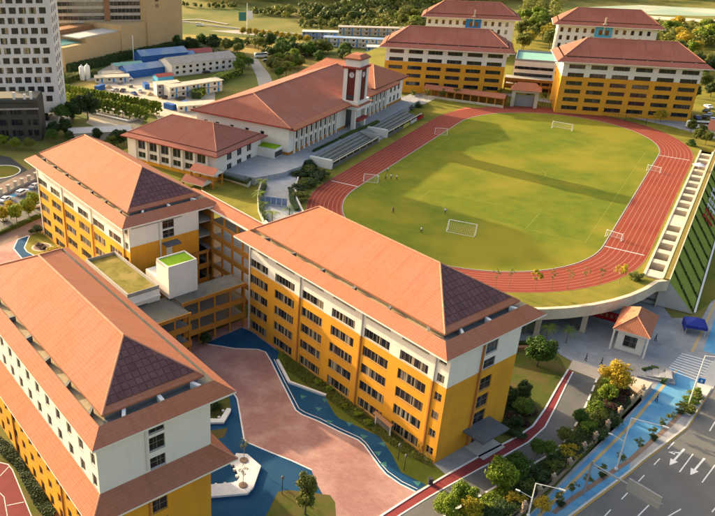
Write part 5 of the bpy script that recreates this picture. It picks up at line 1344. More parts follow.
def person(label, loc, rz, top, legs, stride=.25, arm=.2, group=None):
    t = thing('person', label, 'person', loc, rz, group)
    V = [(0,0,.95),(0,0,1.18),(0,0,1.42),(0,0,1.53),(0,-.02,1.64),(0,-.02,1.74),
         (-.10,0,.90),(-.11,-stride*.5,.50),(-.11,-stride*.35,.08),(-.11,-stride*.35-.16,.05),
         (.10,0,.90),(.11,stride*.35,.50),(.11,stride*.75,.10),(.11,stride*.75-.15,.05),
         (-.20,0,1.40),(-.27,arm*.3,1.14),(-.26,-arm*.7,.92),(.20,0,1.40),(.27,-arm*.3,1.14),(.26,-arm*1.0,.95)]
    E_ = [(0,1),(1,2),(2,3),(3,4),(4,5),(0,6),(6,7),(7,8),(8,9),(0,10),(10,11),(11,12),(12,13),(2,14),(14,15),(15,16),(2,17),(17,18),(18,19)]
    Rr = [.15,.14,.16,.06,.10,.08,.09,.065,.05,.045,.09,.065,.05,.045,.065,.05,.038,.065,.05,.038]
    me = bpy.data.meshes.new('body'); me.from_pydata(V, E_, []); o = obj('body', me, t)
    for m_ in ('skin', top, legs): me.materials.append(MAT[m_])
    sk = o.modifiers.new('skin','SKIN'); 
    for i, v in enumerate(me.skin_vertices[0].data): v.radius = (Rr[i],Rr[i]*.85); v.use_root = (i == 0)
    sk.use_smooth_shade = True
    dg = bpy.context.evaluated_depsgraph_get(); ev = o.evaluated_get(dg); m2 = bpy.data.meshes.new_from_object(ev)
    o.modifiers.clear(); o.data = m2
    if len(m2.materials) == 0:
        for m_ in ('skin', top, legs): m2.materials.append(MAT[m_])
    for pl_ in m2.polygons:
        c = pl_.center
        pl_.material_index = 0 if (c.z > 1.5 or (abs(c.x) > .2 and c.z < 1.15)) else (1 if c.z > .93 else 2)
    b = MB(); b.lathe([(.06,1.66),(.112,1.70),(.11,1.78),(.05,1.84)],8,(0,.01,0)); b.build('hair','hair',t,True)
    return t
pp = [((378,180),'player in white beside the small left goal','cloth_white'),((385.5,179.5),'player in white and blue, second from the small left goal','cloth_blue'),((391,179),'player in white, third from the small left goal','cloth_white'),((396.5,179.5),'player in white, farthest from the small left goal','cloth_white'),((393,213),'lone player in dark clothes left on the shaded grass','cloth_dark'),((445,213.5),'player in white just left of the large near goal','cloth_white'),((421,232.5),'player in white and dark shorts below the large near goal','cloth_white'),((387.5,172),'player in white standing behind the group of players','cloth_white')]
for k, (q, lab, m_) in enumerate(pp):
    p = at(*q, ZT+.03); person(lab, (p.x,p.y,ZT+.03), k*1.3, m_, 'cloth_dark', .35)
for q, lab, m_, z in (((656,402),'person in dark clothes walking on the blue cycle path','cloth_dark',.02),((655,341),'guard in dark clothes beside the gatehouse','cloth_dark',.01),((585.5,361),'person in dark clothes standing on the grey plaza','cloth_dark',.01),((601,365),'person in dark clothes by the tree on the plaza edge','cloth_dark',.01)):
    p = at(*q); person(lab, (p.x,p.y,z), 1.0, m_, 'cloth_dark', .3)

# ---------------------------------------------------------------- cars
def car_meshes(kind, paint):
    L, Wd = {'car':(4.5,1.8),'suv':(4.7,1.9),'van':(5.2,2.0),'bus':(8.5,2.4)}[kind]; h = {'car':1.45,'suv':1.7,'van':2.2,'bus':2.9}[kind]
    prof = {'car':[(-.5,.30),(-.5,.62),(-.46,.68),(-.30,.70),(-.16,1.0),(.16,1.0),(.36,.69),(.50,.64),(.5,.30)],
            'suv':[(-.5,.28),(-.5,.66),(-.48,.72),(-.44,1.0),(.08,1.0),(.26,.66),(.48,.60),(.5,.28)],
            'van':[(-.5,.25),(-.5,.95),(-.47,1.0),(.26,1.0),(.40,.62),(.49,.52),(.5,.25)],
            'bus':[(-.5,.2),(-.5,.97),(-.48,1.0),(.44,1.0),(.5,.55),(.5,.2)]}[kind]
    b = MB(); pts = [(x*L,z*h) for x,z in prof]; n = len(pts)
    def half(z): return Wd/2*(1.0 if z < .66*h else 1-.16*(z/h-.66)/.34)
    for s in (-1,1):
        q = [(x,s*half(z),z) for x,z in pts]; b.face(q if s < 0 else q[::-1])
    for k in range(n):
        j = (k+1)%n; (x0,z0),(x1,z1) = pts[k],pts[j]
        b.face([(x0,half(z0),z0),(x1,half(z1),z1),(x1,-half(z1),z1),(x0,-half(z0),z0)])
    g = MB(); zt, zm = h*.94, h*.70
    up = [(x,z) for x,z in pts if z > .9*h]; xa, xb = min(p[0] for p in up), max(p[0] for p in up)
    for s in (-1,1):
        y0, y1 = s*(half(zm)+.012), s*(half(zt)+.012); e = .5 if kind in ('car',) else .15
        q = [(xa-e*.7,y0,zm),(xb+e,y0,zm),(xb-.05,y1,zt),(xa+.08,y1,zt)]; g.face(q if s < 0 else q[::-1])
    for (i0,i1) in ((3,4) if kind == 'car' else (2,3), (5,6) if kind == 'car' else ((4,5) if kind == 'suv' else (3,4))):
        (x0,z0),(x1,z1) = pts[i0],pts[i1]; f = lambda t: (x0+(x1-x0)*t, z0+(z1-z0)*t)
        (a0,c0),(a1,c1) = f(.12),f(.9); o = .015 if x0 > 0 else -.015
        g.face([(a0+o,-half(c0)*.86,c0+.01),(a1+o,-half(c1)*.86,c1+.01),(a1+o,half(c1)*.86,c1+.01),(a0+o,half(c0)*.86,c0+.01)])
    w = MB(); r = .33 if kind != 'bus' else .45; w.tube((0,-.11,0),(0,.11,0),r,r,12)
    hb = MB(); hb.tube((0,-.115,0),(0,.115,0),r*.55,r*.55,8)
    li = MB(); li.box(-.02,.03,-.2,.2,-.07,.07)
    return dict(L=L,W=Wd,h=h,r=r,body=b.mesh('car_body',paint),glass=g.mesh('car_glass','glass_dark'),wheel=w.mesh('wheel','rubber'),hub=hb.mesh('rim','metal_grey'),light=li.mesh('headlight','metal_white'),tail=li.mesh('tail_light','red_cloth'))
mat('paint_white', (.72,.72,.70), rough=.25, spec=.6); mat('paint_silver', (.40,.41,.42), rough=.3, spec=.6); mat('paint_black', (.015,.016,.018), rough=.25, spec=.6); mat('paint_blue', (.03,.07,.22), rough=.3, spec=.6); mat('paint_red', (.30,.03,.025), rough=.3, spec=.6)
CM = {}
def car(kind, paint, loc, rz, label, group=None, name=None):
    if (kind,paint) not in CM: CM[kind,paint] = car_meshes(kind,paint)
    c = CM[kind,paint]; t = thing(name or {'car':'parked_car','suv':'parked_car','van':'van','bus':'bus'}[kind], label, {'car':'car','suv':'car','van':'van','bus':'bus'}[kind], loc, rz, group)
    obj('body', c['body'], t); obj('windows', c['glass'], t)
    for sx in (-.30,.31):
        for sy in (-1,1):
            w = obj('wheel', c['wheel'], t, (sx*c['L'], sy*(c['W']/2-.09), c['r'])); obj('rim', c['hub'], w)
    for sy in (-1,1):
        obj('headlight', c['light'], t, (c['L']/2, sy*c['W']*.34, c['h']*.47)); obj('tail_light', c['tail'], t, (-c['L']/2-.02, sy*c['W']*.36, c['h']*.5))
    return t
def carpx(kind, paint, px, py, az, label, group=None, z=0.02):
    p = at(px,py,z); return car(kind, paint, (p.x,p.y,z), az, label, group)
g_ = 'cars in the left car park'
sd = math.atan2((at(40,186)-at(0,203)).y,(at(40,186)-at(0,203)).x)
carpx('car','paint_white', 5.5,201, sd+.1, 'white car parked at the left edge before the orange building', g_)
carpx('suv','paint_white', 22.5,194, sd+.1, 'white car parked in the middle of the kerb row', g_)
carpx('car','paint_silver', 35,187.5, sd+.1, 'silver car parked nearest the orange building corner', g_)
carpx('car','paint_white', 2,219.5, sd+1.2, 'white car half cut by the left edge under yellow trees', g_)
carpx('car','paint_white', 36,206, sd+1.0, 'white car tucked behind the yellow trees by the building corner', g_)
g_ = 'vehicles on the construction site'
for k,(x,y,kd,pt,lab) in enumerate(((128,80.5,'van','paint_white','white van beside the nearer blue shed'),(115,91,'car','paint_silver','silver car on the sandy yard, leftmost of the site cars'),(123,91.5,'car','paint_black','dark car beside the silver one on the sandy yard'),(140,92,'suv','paint_white','white car in the middle of the sandy yard'),(134,94.5,'car','paint_blue','blue car above the row of slim trees'),(163,98.5,'suv','paint_black','black car parked beside the cabin stack'),(180,100,'suv','paint_black','black car in front of the cabin stack end'),(206,73,'car','paint_black','dark car at the far end of the grey barrack'))):
    carpx(kd, pt, x, y, rad(30+k*23), lab, g_)
carpx('bus','paint_white', 261,57.5, rad(20), 'white bus turning at the top of the side road')
carpx('suv','paint_black', 266.5,62, rad(10), 'black car beside the white bus on the side road')
carpx('car','paint_silver', 205,42.5, rad(0), 'silver car on the road beyond the tan hotel')
carpx('car','paint_black', 208.5,42.8, rad(0), 'black car on the road beyond the tan hotel')
carpx('van','paint_white', 199,26, rad(-20), 'white van driving on the far highway')
g_ = 'cars beside the right dormitory'
for k,(x,y,pt,lab) in enumerate(((706,112,'paint_black','black car uppermost in the lane right of the dormitory'),(709,116,'paint_silver','silver car in the lane right of the dormitory'),(704,118,'paint_black','second black car in the lane right of the dormitory'),(712,121,'paint_white','white car at the right edge beyond the dormitory'),(697,119,'paint_blue','blue car behind the dormitory corner'),(708,108,'paint_white','small white car far up the lane right of the dormitory'))):
    carpx('car', pt, x, y, rad(40+k*9), lab, g_, ZT+.05)
carpx('bus','paint_white', 698,128.5, rad(-12), 'white bus parked between the dormitory and the track bend', None, ZT+.02)
p = at(700,165,ZT+.1); t = thing('parasol','red and white parasol on the light-well frame','parasol', N(34,48.2,ZT+.3), NAZ)
b = MB(); b.tube((0,0,0),(0,0,2.3),.05,.05,6); b.build('pole','metal_white',t)
for k in range(2):
    b = MB()
    for i in range(4):
        a0, a1 = math.pi*k+i*math.pi/4, math.pi*k+(i+1)*math.pi/4
        b.face([(2.1*math.cos(a0),2.1*math.sin(a0),2.0),(2.1*math.cos(a1),2.1*math.sin(a1),2.0),(0,0,2.8)])
    b.build('canopy','red_cloth' if k == 0 else 'metal_white',t)
b = MB(); b.lathe([(.45,0),(.45,.12),(.1,.2)],10); b.build('base','concrete',t)
q = at(713,131,9.5); t = thing('small_red_roofed_house','small house with a pale red roof cut by the right edge','house', (q.x,q.y,0), rad(-35))
b = MB(); b.box(-1,12,0,9,6.9,10); b.build('wall','white_wall',t)
mb = MB(); face_uv(mb, [(-2,-1,10),(13,-1,10),(13,4.5,12.6),(-2,4.5,12.6)]); face_uv(mb, [(13,10,10),(-2,10,10),(-2,4.5,12.6),(13,4.5,12.6)]); mb.build('tiled_roof','clay_roof',t)

# ---------------------------------------------------------------- plants
TM = {}
def crown_mesh(name, m, rx, rz, zc, clumps, leaves, size, seed, shell=.75, flat=0.0, cone=0.0):
    r = random.Random(seed); b = MB()
    for c in range(clumps):
        while True:
            x, y, z = r.uniform(-1,1), r.uniform(-1,1), r.uniform(-1,1); l = x*x+y*y+z*z
            if .12 < l < 1: break
        k = 1-cone*(z+1)/2
        cx, cy, cz = x*rx*.78*k, y*rx*.78*k, zc+z*rz*.80; cr = rx*r.uniform(.26,.42)*(1-cone*.3)
        for i in range(leaves):
            th = r.uniform(0,6.283); ph = math.acos(r.uniform(-.7,1)); rr_ = cr*(r.random()**.4)
            d = Vector((math.sin(ph)*math.cos(th), math.sin(ph)*math.sin(th), math.cos(ph)*.8))
            p = Vector((cx,cy,cz))+d*rr_
            n = (d+Vector((r.uniform(-.8,.8),r.uniform(-.8,.8),r.uniform(-.2,.9)))).normalized()
            e = n.cross(Vector((r.uniform(-1,1),r.uniform(-1,1),r.uniform(-1,1)))).normalized(); f = n.cross(e); s = size*r.uniform(.6,1.25)
            b.face([p+e*s, p+f*s*.6, p-e*s, p-f*s*.6])
    return b.mesh(name, m)
def trunk_mesh(name, h, r0, seed, m='trunk', spread=.6, limbs=5, htop=None):
    r = random.Random(seed); b = MB(); x = r.uniform(-.1,.1)*h*.2; b.tube((0,0,-.1),(x,x*.5,h*.55),r0,r0*.7,7); b.tube((x,x*.5,h*.55),(x*1.4,x,h*.85),r0*.7,r0*.35,6)
    for i in range(limbs):
        a = i*6.283/limbs+r.uniform(-.4,.4); z0 = h*r.uniform(.4,.62); z1 = h*r.uniform(.7,.92); s = h*spread*r.uniform(.25,.4)
        b.tube((x*.8,x*.4,z0),(math.cos(a)*s,math.sin(a)*s,z1),r0*.45,r0*.12,5)
    return b.mesh(name, m)
# kind: (leaf, rx, rz, zc, clumps, leaves, size, trunk height, trunk r, trunk mat)
KIND = {'round':('leaf_green',3.1,2.6,4.0,40,125,.22,5.6,.17,'trunk'), 'bright':('leaf_bright',3.0,2.4,3.7,38,125,.22,5.2,.15,'trunk'), 'yellow':('leaf_yellow',3.0,2.3,3.9,32,95,.20,5.4,.13,'trunk'),
        'olive':('leaf_olive',3.0,2.5,3.8,36,115,.22,5.4,.15,'trunk'), 'dark':('leaf_dark',3.1,3.0,3.9,40,125,.24,5.8,.18,'trunk'), 'tall':('leaf_olive',2.2,4.4,5.6,44,110,.20,9.4,.17,'trunk'),
        'slim':('leaf_bright',1.15,3.0,2.9,22,85,.24,5.0,.07,'trunk'), 'young':('leaf_olive',1.4,1.3,3.2,12,50,.14,4.0,.05,'trunk_pale'), 'goldyoung':('leaf_yellow',1.5,1.3,3.4,13,50,.14,4.2,.05,'trunk_pale'), 'bare':('leaf_olive',1.1,1.3,3.4,7,22,.10,4.6,.05,'trunk_pale')}
def tree(kind, loc, h, label, group=None, var=0, name=None, cat='tree', squash=1.0):
    key = (kind, var % 3)
    lf, rx, rz, zc, cl, lv, sz, th, tr_, tm = KIND[kind]
    if key not in TM:
        TM[key] = (trunk_mesh('tree_trunk', th, tr_, var*7+len(kind), tm), crown_mesh('tree_crown', lf, rx*(1+.08*(var%3-1)), rz, zc, cl, lv, sz, var*13+len(kind)*3, cone=.55 if kind in ('slim','tall') else .1))
    t = thing(name or 'tree', label, cat, loc, RND.uniform(0,6.28), group)
    s = h/(zc+rz); t.scale = (s*squash, s*squash, s)
    obj('trunk', TM[key][0], t); obj('crown', TM[key][1], t); return t
def treepx(kind, px, py, h, label, group=None, var=0, z=0.0, squash=1.0): 
    p = at(px,py,z); return tree(kind, (p.x,p.y,z), h, label, group, var, squash=squash)
def bush(loc, r, h, m, label, group=None, seed=1, name='shrub', cat='shrub', lv=40, cl=14, size=.2):
    key = ('bush',m,seed % 4)
    if key not in TM: TM[key] = crown_mesh('shrub_foliage', m, 1.05, .85, .72, 18, 80, .10, seed)
    t = thing(name, label, cat, loc, RND.uniform(0,6.28), group); t.scale = (r,r,h/1.5)
    b = MB(); b.tube((0,0,-.05),(0,0,.8),.07,.03,5); b.tube((0,0,.3),(.4,.2,.9),.03,.015,4); b.tube((0,0,.3),(-.3,-.3,.9),.03,.015,4)
    if 'bstem' not in TM: TM['bstem'] = b.mesh('shrub_stem','trunk')
    obj('stem', TM['bstem'], t); obj('foliage', TM[key], t); return t
def bushpx(px, py, r, h, m, label, group=None, seed=1, z=0.0): p = at(px,py,z); return bush((p.x,p.y,z), r, h, m, label, group, seed)
def palm(px, py, h, label, z=0.0, group=None, m='leaf_bright'):
    p = at(px,py,z); t = thing('palm', label, 'palm', (p.x,p.y,z), RND.uniform(0,6), group)
    key = ('palm',m)
    if key not in TM:
        r = random.Random(4); b = MB(); b.lathe([(.16,0),(.12,.5),(.11,3.0),(.14,3.3),(.06,3.6)],8); tk = b.mesh('palm_trunk','trunk_pale')
        c = MB()
        for i in range(14):
            a = i*2.4; el = r.uniform(.15,1.0); ln = r.uniform(1.9,2.5); pts = []
            for k in range(6):
                s = k/5; pts.append((math.cos(a)*ln*s*math.cos(el*(1-s*.6)), math.sin(a)*ln*s*math.cos(el*(1-s*.6)), 3.4+ln*s*math.sin(el)-1.5*s*s))
            for k in range(5):
                q0, q1 = Vector(pts[k]), Vector(pts[k+1]); d = (q1-q0).normalized(); sd_ = d.cross(Vector((0,0,1))).normalized()
                for s_ in (-1,1):
                    for j in range(2):
                        o = q0+(q1-q0)*(j*.5); w = .62*(1-abs(k-2)/5); tip = o+sd_*s_*w+d*.3-Vector((0,0,.18)); c.face([o, o+d*.13, tip])
        TM[key] = (tk, c.mesh('palm_fronds', m))
    t.scale = (h/4.4,)*3; obj('trunk', TM[key][0], t); obj('fronds', TM[key][1], t)
def hedge(name, label, pts, w, h, m, z=0.0, dens=26, size=.16, cat='hedge', group=None):
    r = random.Random(len(label)); P = [at(*q, z) for q in pts]; c0 = P[0]; t = thing(name, label, cat, (c0.x,c0.y,z), 0, group)
    b = MB(); core = MB(); core.wallstrip([(p.x-c0.x,p.y-c0.y) for p in P], w*.8, 0, h*.86); core.build('hedge_core', 'leaf_dark', t)
    for k in range(len(P)-1):
        d = P[k+1]-P[k]; L_ = d.length; d.normalize(); n = Vector((-d.y,d.x,0)); cnt = int(L_*dens*(w+2*h)/3)
        for i in range(cnt):
            s = r.uniform(0,L_); u_ = r.uniform(-1,1)
            if r.random() < w/(w+2*h)+.1: o = n*u_*w/2; zz = h*r.uniform(.86,1.03); nn = Vector((0,0,1))
            else: sg = r.choice((-1,1)); o = n*sg*w/2*r.uniform(.82,1.05); zz = h*r.random(); nn = n*sg
            p = P[k]-c0+d*s+o+Vector((0,0,zz)); p.z = zz
            nn = (nn+Vector((r.uniform(-.7,.7),r.uniform(-.7,.7),r.uniform(-.3,.7)))).normalized(); e = nn.cross(Vector((r.uniform(-1,1),r.uniform(-1,1),.3))).normalized(); f = nn.cross(e); s_ = size*r.uniform(.7,1.3)
            b.face([p+e*s_, p+f*s_*.7, p-e*s_, p-f*s_*.7])
    o_ = b.build('foliage', m, t); return t
def cover(name, label, pts, n, h, m, size=.2, z=0.0, seed=1, cat='ground cover', lump=2.5):
    r = random.Random(seed); P = [at(*q, z) for q in pts]; xs_ = [p.x for p in P]; ys_ = [p.y for p in P]; b = MB()
    def inside(x, y):
        c = False
        for i in range(len(P)):
            p, q = P[i], P[i-1]
            if (p.y > y) != (q.y > y) and x < (q.x-p.x)*(y-p.y)/(q.y-p.y)+p.x: c = not c
        return c
    k = 0
    while k < n:
        x, y = r.uniform(min(xs_),max(xs_)), r.uniform(min(ys_),max(ys_))
        if not inside(x,y): continue
        k += 1; hh = h*(.45+.55*abs(math.sin(x/lump+1.3*math.sin(y/lump*.9))*math.cos(y/lump*1.1)))
        nn = Vector((r.uniform(-.8,.8),r.uniform(-.8,.8),1)).normalized(); e = nn.cross(Vector((r.uniform(-1,1),r.uniform(-1,1),.2))).normalized(); f = nn.cross(e); s_ = size*r.uniform(.6,1.3); p = Vector((x,y,z+hh*r.uniform(.35,1.0)))
        b.face([p+e*s_, p+f*s_*.65, p-e*s_, p-f*s_*.65])
    o = b.build(name, m); o['kind'] = 'stuff'; o['label'] = label; o['category'] = cat; return o
cover('verge_shrubbery','dark shrubbery filling the verge between campus road and fence', [(470,516),(508,484),(538,466),(556,456),(571,440),(583,421),(592,404),(604,392),(626,398),(634,402),(610,428),(588,450),(556,479),(525,507),(505,530),(460,540)], 26000, 1.5, 'leaf_dark', .17, 0, 2)
cover('verge_shrubbery','yellow-green shrubs along the road edge of the verge', [(440,530),(490,494),(508,484),(530,472),(520,486),(500,504),(470,530)], 6000, 1.6, 'leaf_bright', .16, 0, 3)
cover('verge_shrubbery','sunlit shrubs around the golden tree by the plaza', [(592,404),(600,384),(614,370),(630,382),(626,394),(606,398)], 5000, 1.3, 'leaf_bright', .16, 0, 4)
cover('building_shrubbery','dark shrubs against the end of the orange building', [(501,404),(513,396),(528,398),(533,410),(522,426),(508,436),(492,428)], 7000, 1.6, 'leaf_dark', .17, 0, 5)
cover('court_groundcover','low shrubs along the orange wall foot in the court', [(282,352),(434,462),(431,467),(400,452),(360,424),(320,394),(286,370)], 9000, .6, 'leaf_olive', .13, 0, 6)
cover('left_groundcover','dark planting along the foot of the near building', [(-10,430),(12,446),(56,512),(52,530),(34,505),(14,466),(0,455)], 9000, .8, 'leaf_dark', .14, 0, 7)
# near trees
treepx('tall',305,514,10.0,'tall olive tree on the lawn patch at the bottom centre',var=1,squash=1.0)
treepx('bright',462,507,5.2,'bright yellow-green tree beside the campus road, left of the pair','roadside trees',var=0)
treepx('bright',497,489,6.0,'largest bright green tree beside the campus road','roadside trees',var=1)
treepx('round',516,477,5.0,'darker green tree right of the bright roadside tree','roadside trees',var=2)
treepx('bright',446,517,4.4,'small yellow-green tree at the bottom edge by the red lane','roadside trees',var=2)
treepx('yellow',470,520,4.6,'yellow tree at the bottom edge below the campus road','roadside trees',var=0)
treepx('round',548,458,3.6,'small dark tree on the road edge kerb bend','roadside trees',var=0)
treepx('round',537,455,3.4,'small dark tree overhanging the campus road','roadside trees',var=1)
treepx('olive',563,442,3.2,'small olive tree farther up the road edge','roadside trees',var=2)
treepx('round',578,424,3.4,'small green tree near the top of the road edge','roadside trees',var=1)
treepx('round',537,366,7.4,'round green tree beside the building end under the terrace rim',var=1)
treepx('dark',521,400,4.6,'dark green tree against the orange building end',var=0)
treepx('round',521,417,4.2,'green tree low on the lawn by the building end',var=2)
treepx('dark',508,404,4.0,'dark tree close to the orange building corner',var=2)
treepx('dark',515,428,3.0,'dark low tree at the lawn foot beside the canopy',var=1)
treepx('yellow',612,391,7.0,'golden-yellow tree at the plaza edge in front of the gatehouse',var=1)
treepx('bright',606,402,4.0,'bright green tree on the verge below the golden tree',var=1)
for i,(x,y) in enumerate(((595,412),(600,420),(607,396),(586,432),(592,424))): bushpx(x,y,1.9,2.2,('leaf_bright','leaf_olive','leaf_yellow')[i%3],'leafy shrub on the verge between campus road and fence','shrubs on the verge',i)
for i,(x,y) in enumerate(((540,480),(528,490),(515,502),(503,512),(556,470),(570,455),(490,516),(600,438),(612,424))): bushpx(x,y,1.9,1.9,('leaf_dark','leaf_olive','leaf_yellow')[i%3] if i < 7 else 'leaf_dark','shrub in the dark verge along the fence','shrubs along the fence',i)
for i,(x,y) in enumerate(((618,404),(611,409),(624,398))): bushpx(x,y,1.8,1.8,'leaf_red','dark red shrub on the verge behind the fence','red shrubs behind the fence',i)
for i,(x,y) in enumerate(((521,424),(529,414),(512,420),(518,438))): bushpx(x,y,1.6,1.3,'leaf_red' if i < 3 else 'leaf_dark','dark red shrub on the lawn beside the building end','red shrubs by the building end',i)
# slim trees in the cycle-path planting strip
for i,(x,y) in enumerate(((558,506),(571,497),(587,488),(600,478),(619,466),(637,452),(650,440),(660,432),(668,424),(677,414))):
    treepx('young',x,y,3.2,'slender young street tree in the strip beside the blue cycle path','street trees by the cycle path',i,squash=1.0)
    if i % 3 == 0: bushpx(x+2.5,y-.8,.8,1.0,'leaf_dark','small clipped bush at a street tree foot beside the cycle path','bushes by the cycle path',i)
for i,(x,y) in enumerate(((690,404),(686,411),(696,396),(693,400))): bushpx(x,y,1.6,1.7,'leaf_olive' if i % 2 else 'leaf_bright','yellow-green shrub on the corner island by the crosswalk','shrubs on the corner island',i)
treepx('yellow',541,513,3.2,'small yellow tree between the bottom street lamp and the cycle path',var=2)
hedge('clipped_hedge','clipped dark hedge round the grey planter by the crosswalk', ((642,372),(655,370),(668,377),(662,384)),.8,1.0,'leaf_green')
hedge('clipped_hedge','dark hedge along the brown plaza wall', ((470,352),(500,345),(530,345),(546,346)),1.0,1.0,'leaf_dark')
for i,(x,y) in enumerate(((566,343),(546,340),(524,334))): palm(x,y,4.2,['palm right of the pair under the terrace rim','middle palm under the terrace rim','palm nearest the building end under the terrace rim'][i])
sl = MB(); rr = random.Random(8)
for i in range(900):
    s0 = rr.random(); c_ = rr.gauss(0,.2); nn = Vector((rr.uniform(-1,1),rr.uniform(-1,1),1)).normalized(); e = nn.cross(Vector((1,.2,.1))).normalized(); f = nn.cross(e); z_ = rr.uniform(.05,.6)
    p = N(-6.0*s0+c_, 51.9+6.3*s0, 6.7-6.55*s0+z_)-N(0,51.9,6.7); q_ = .13*rr.uniform(.6,1.3); sl.face([p+e*q_, p+f*q_*.7, p-e*q_, p-f*q_*.7])
slm = sl.mesh('slope_hedge','leaf_dark')
for i in range(13): tag(obj('slope_hedge', slm, None, N(-50+i*8.4,51.9,6.7)), 'dark hedge strip running down the green slope below the light wells', 'hedge', 'hedge strips on the slope')
# slender saplings along the near rim of the terrace
for i,(x,y) in enumerate(((535,290),(551,289),(567,289),(583,286.5),(599,285),(619,284),(509,287),(495,288))):
    treepx('goldyoung' if i in (0,5) else 'bare',x,y,5.4,'slender golden sapling on the terrace rim above the plaza' if i in (0,5) else 'slender bare sapling on the terrace rim above the plaza','saplings on the near terrace rim',i,ZT)
bushpx(636,279,2.0,1.8,'leaf_olive','grey-green shrub at the end of the light wells',None,1,ZT)
# saplings behind the track's far bend
for i in range(13):
    x = 412+i*14.5; y = 102-.5*min(i,4)+max(0,i-7)*2.0
    treepx('goldyoung' if i % 4 == 3 else 'young',x,y,6.0 if i < 9 else 5.4,'slender sapling behind the far bend of the track','saplings behind the track',i,ZT)
treepx('yellow',660,122,5.2,'golden tree behind the far right bend of the track',None,1,ZT); treepx('goldyoung',654,124,4.6,'thin golden tree left of the golden tree at the bend',None,2,ZT)
for i,(x,y) in enumerate(((695,143),(699,138),(705,145),(690,133))): treepx('olive',x,y,5.6,'grey-olive tree beside the upper end of the light wells','trees at the upper light wells',i,ZT,.8)
bushpx(691,146,2.2,2.4,'leaf_green','dense green bush beside the light wells upper end',None,2,ZT)
# dark shrub mass on the bank beside the curved walk
for i,(x,y) in enumerate(((300,178),(306,172),(312,176),(318,181),(305,186),(298,192),(312,186),(300,200),(322,178),(309,168))): bushpx(x,y,3.0,2.6,('leaf_dark','leaf_olive','leaf_dark')[i%3],'dark shrub on the bank between curved walk and track','shrubs on the walk bank',i,ZT)
for i,(x,y) in enumerate(((395,108),(400,104),(405,107),(411,103),(417,107),(408,110))): bushpx(x,y,2.6,2.2,('leaf_olive','leaf_dark')[i%2],'dry shrub on the bank behind the far grandstand end','shrubs behind the grandstand',i,ZT)
for i,(x,y) in enumerate(((260,205),(264,216),(272,226),(289,222),(262,193))): palm(x,y,5.0,['palm halfway along the curved walk','palm lower on the curved walk','lowest palm left of the curved walk','palm at the foot of the curved walk by the roof','palm at the top left of the curved walk'][i],7.4,None,'leaf_green' if i%2 else 'leaf_bright')
hedge('clipped_hedge','dark hedge on the left edge of the curved walk', ((265,186),(260,198),(261,211),(266,222)),1.4,1.0,'leaf_dark',7.9)
hedge('clipped_hedge','dark hedge on the right edge of the curved walk', ((291,192),(292,202),(297,211)),1.6,1.0,'leaf_dark',7.9)
hedge('clipped_hedge','dark hedge along the deck edge by the small hall', ((258,164),(268,162),(272,166),(266,178)),1.3,.9,'leaf_dark',8.3)
hedge('clipped_hedge','dark hedge along the garden terrace front', ((219,176),(246,184),(258,172)),1.2,.9,'leaf_dark',8.3)
hedge('clipped_hedge','clipped green hedge strip before the auditorium portico', ((340,139),(352,133),(370,126),(378,122)),1.6,.8,'leaf_bright',ZD)
hedge('clipped_hedge','long dark hedge behind the near grandstand', ((313,152),(338,140)),1.0,.7,'leaf_dark',ZD)
for i,(x,y) in enumerate(((222,198),(226,206),(240,206))): treepx('bare',x,y,5.5,['bare tree beside the purple panels','bare tree in the middle of the lower garden','bare tree at the right of the lower garden'][i],None,i,.3)
treepx('dark',206,345,3.2,'dark round shrub tree by the near building roof corner',None,1); bushpx(212,408,2.0,1.9,'leaf_dark','dark shrub in the lawn patch under the near eave',None,1)
treepx('bare',244,462,5.6,'thin bare tree growing from the upper white bench pit',None,0); treepx('bare',243,487,5.0,'thin bare tree growing from the lower white bench pit',None,1)
for i,(x,y) in enumerate(((318,384),(330,390),(345,408),(358,416),(368,424))): bushpx(x,y,.9,.9,'leaf_bright','small shrub on the lawn strip at the orange wall foot','shrubs on the court lawn',i)
for i,(x,y) in enumerate(((410,466),(418,458),(424,468))): treepx('bare',x,y,3.6,'thin young tree on the sunlit lawn corner before the orange wall','young trees on the lawn corner',i)
# front garden and car park at the left
for i,(x,y) in enumerate(((57,256),(64,260),(70,262))): bushpx(x,y,3.0,2.6,'leaf_yellow',['left lobe of the golden shrubs before the orange building','middle golden shrub before the orange building','right golden shrub before the orange building'][i],'golden shrubs in the front garden',i)
bushpx(37,233,2.2,2.4,'leaf_dark','dark round bush at the orange building corner',None,3)
for i,(x,y) in enumerate(((39,246),(43,248))): bushpx(x,y,1.4,.7,'leaf_red','low reddish planting inside the round flower bed','planting in the round bed',i)
for i,(x,y,k_) in enumerate(((4,225,'yellow'),(17,223,'bright'),(29,217,'bright'),(11,219,'yellow'),(34,211,'bright'))): treepx(k_,x,y,6.4,['yellow tree at the left edge of the car park','bright green tree in the middle of the car park strip','bright tree nearest the orange building in the car park strip','pale yellow tree between the parked cars','bright tree tucked by the building corner'][i],'trees in the car park strip',i,squash=.8)
hedge('clipped_hedge','long clipped hedge along the walk left of the orange building', ((-10,239),(0,234.5),(20,226),(41,217)),1.4,1.3,'leaf_green')
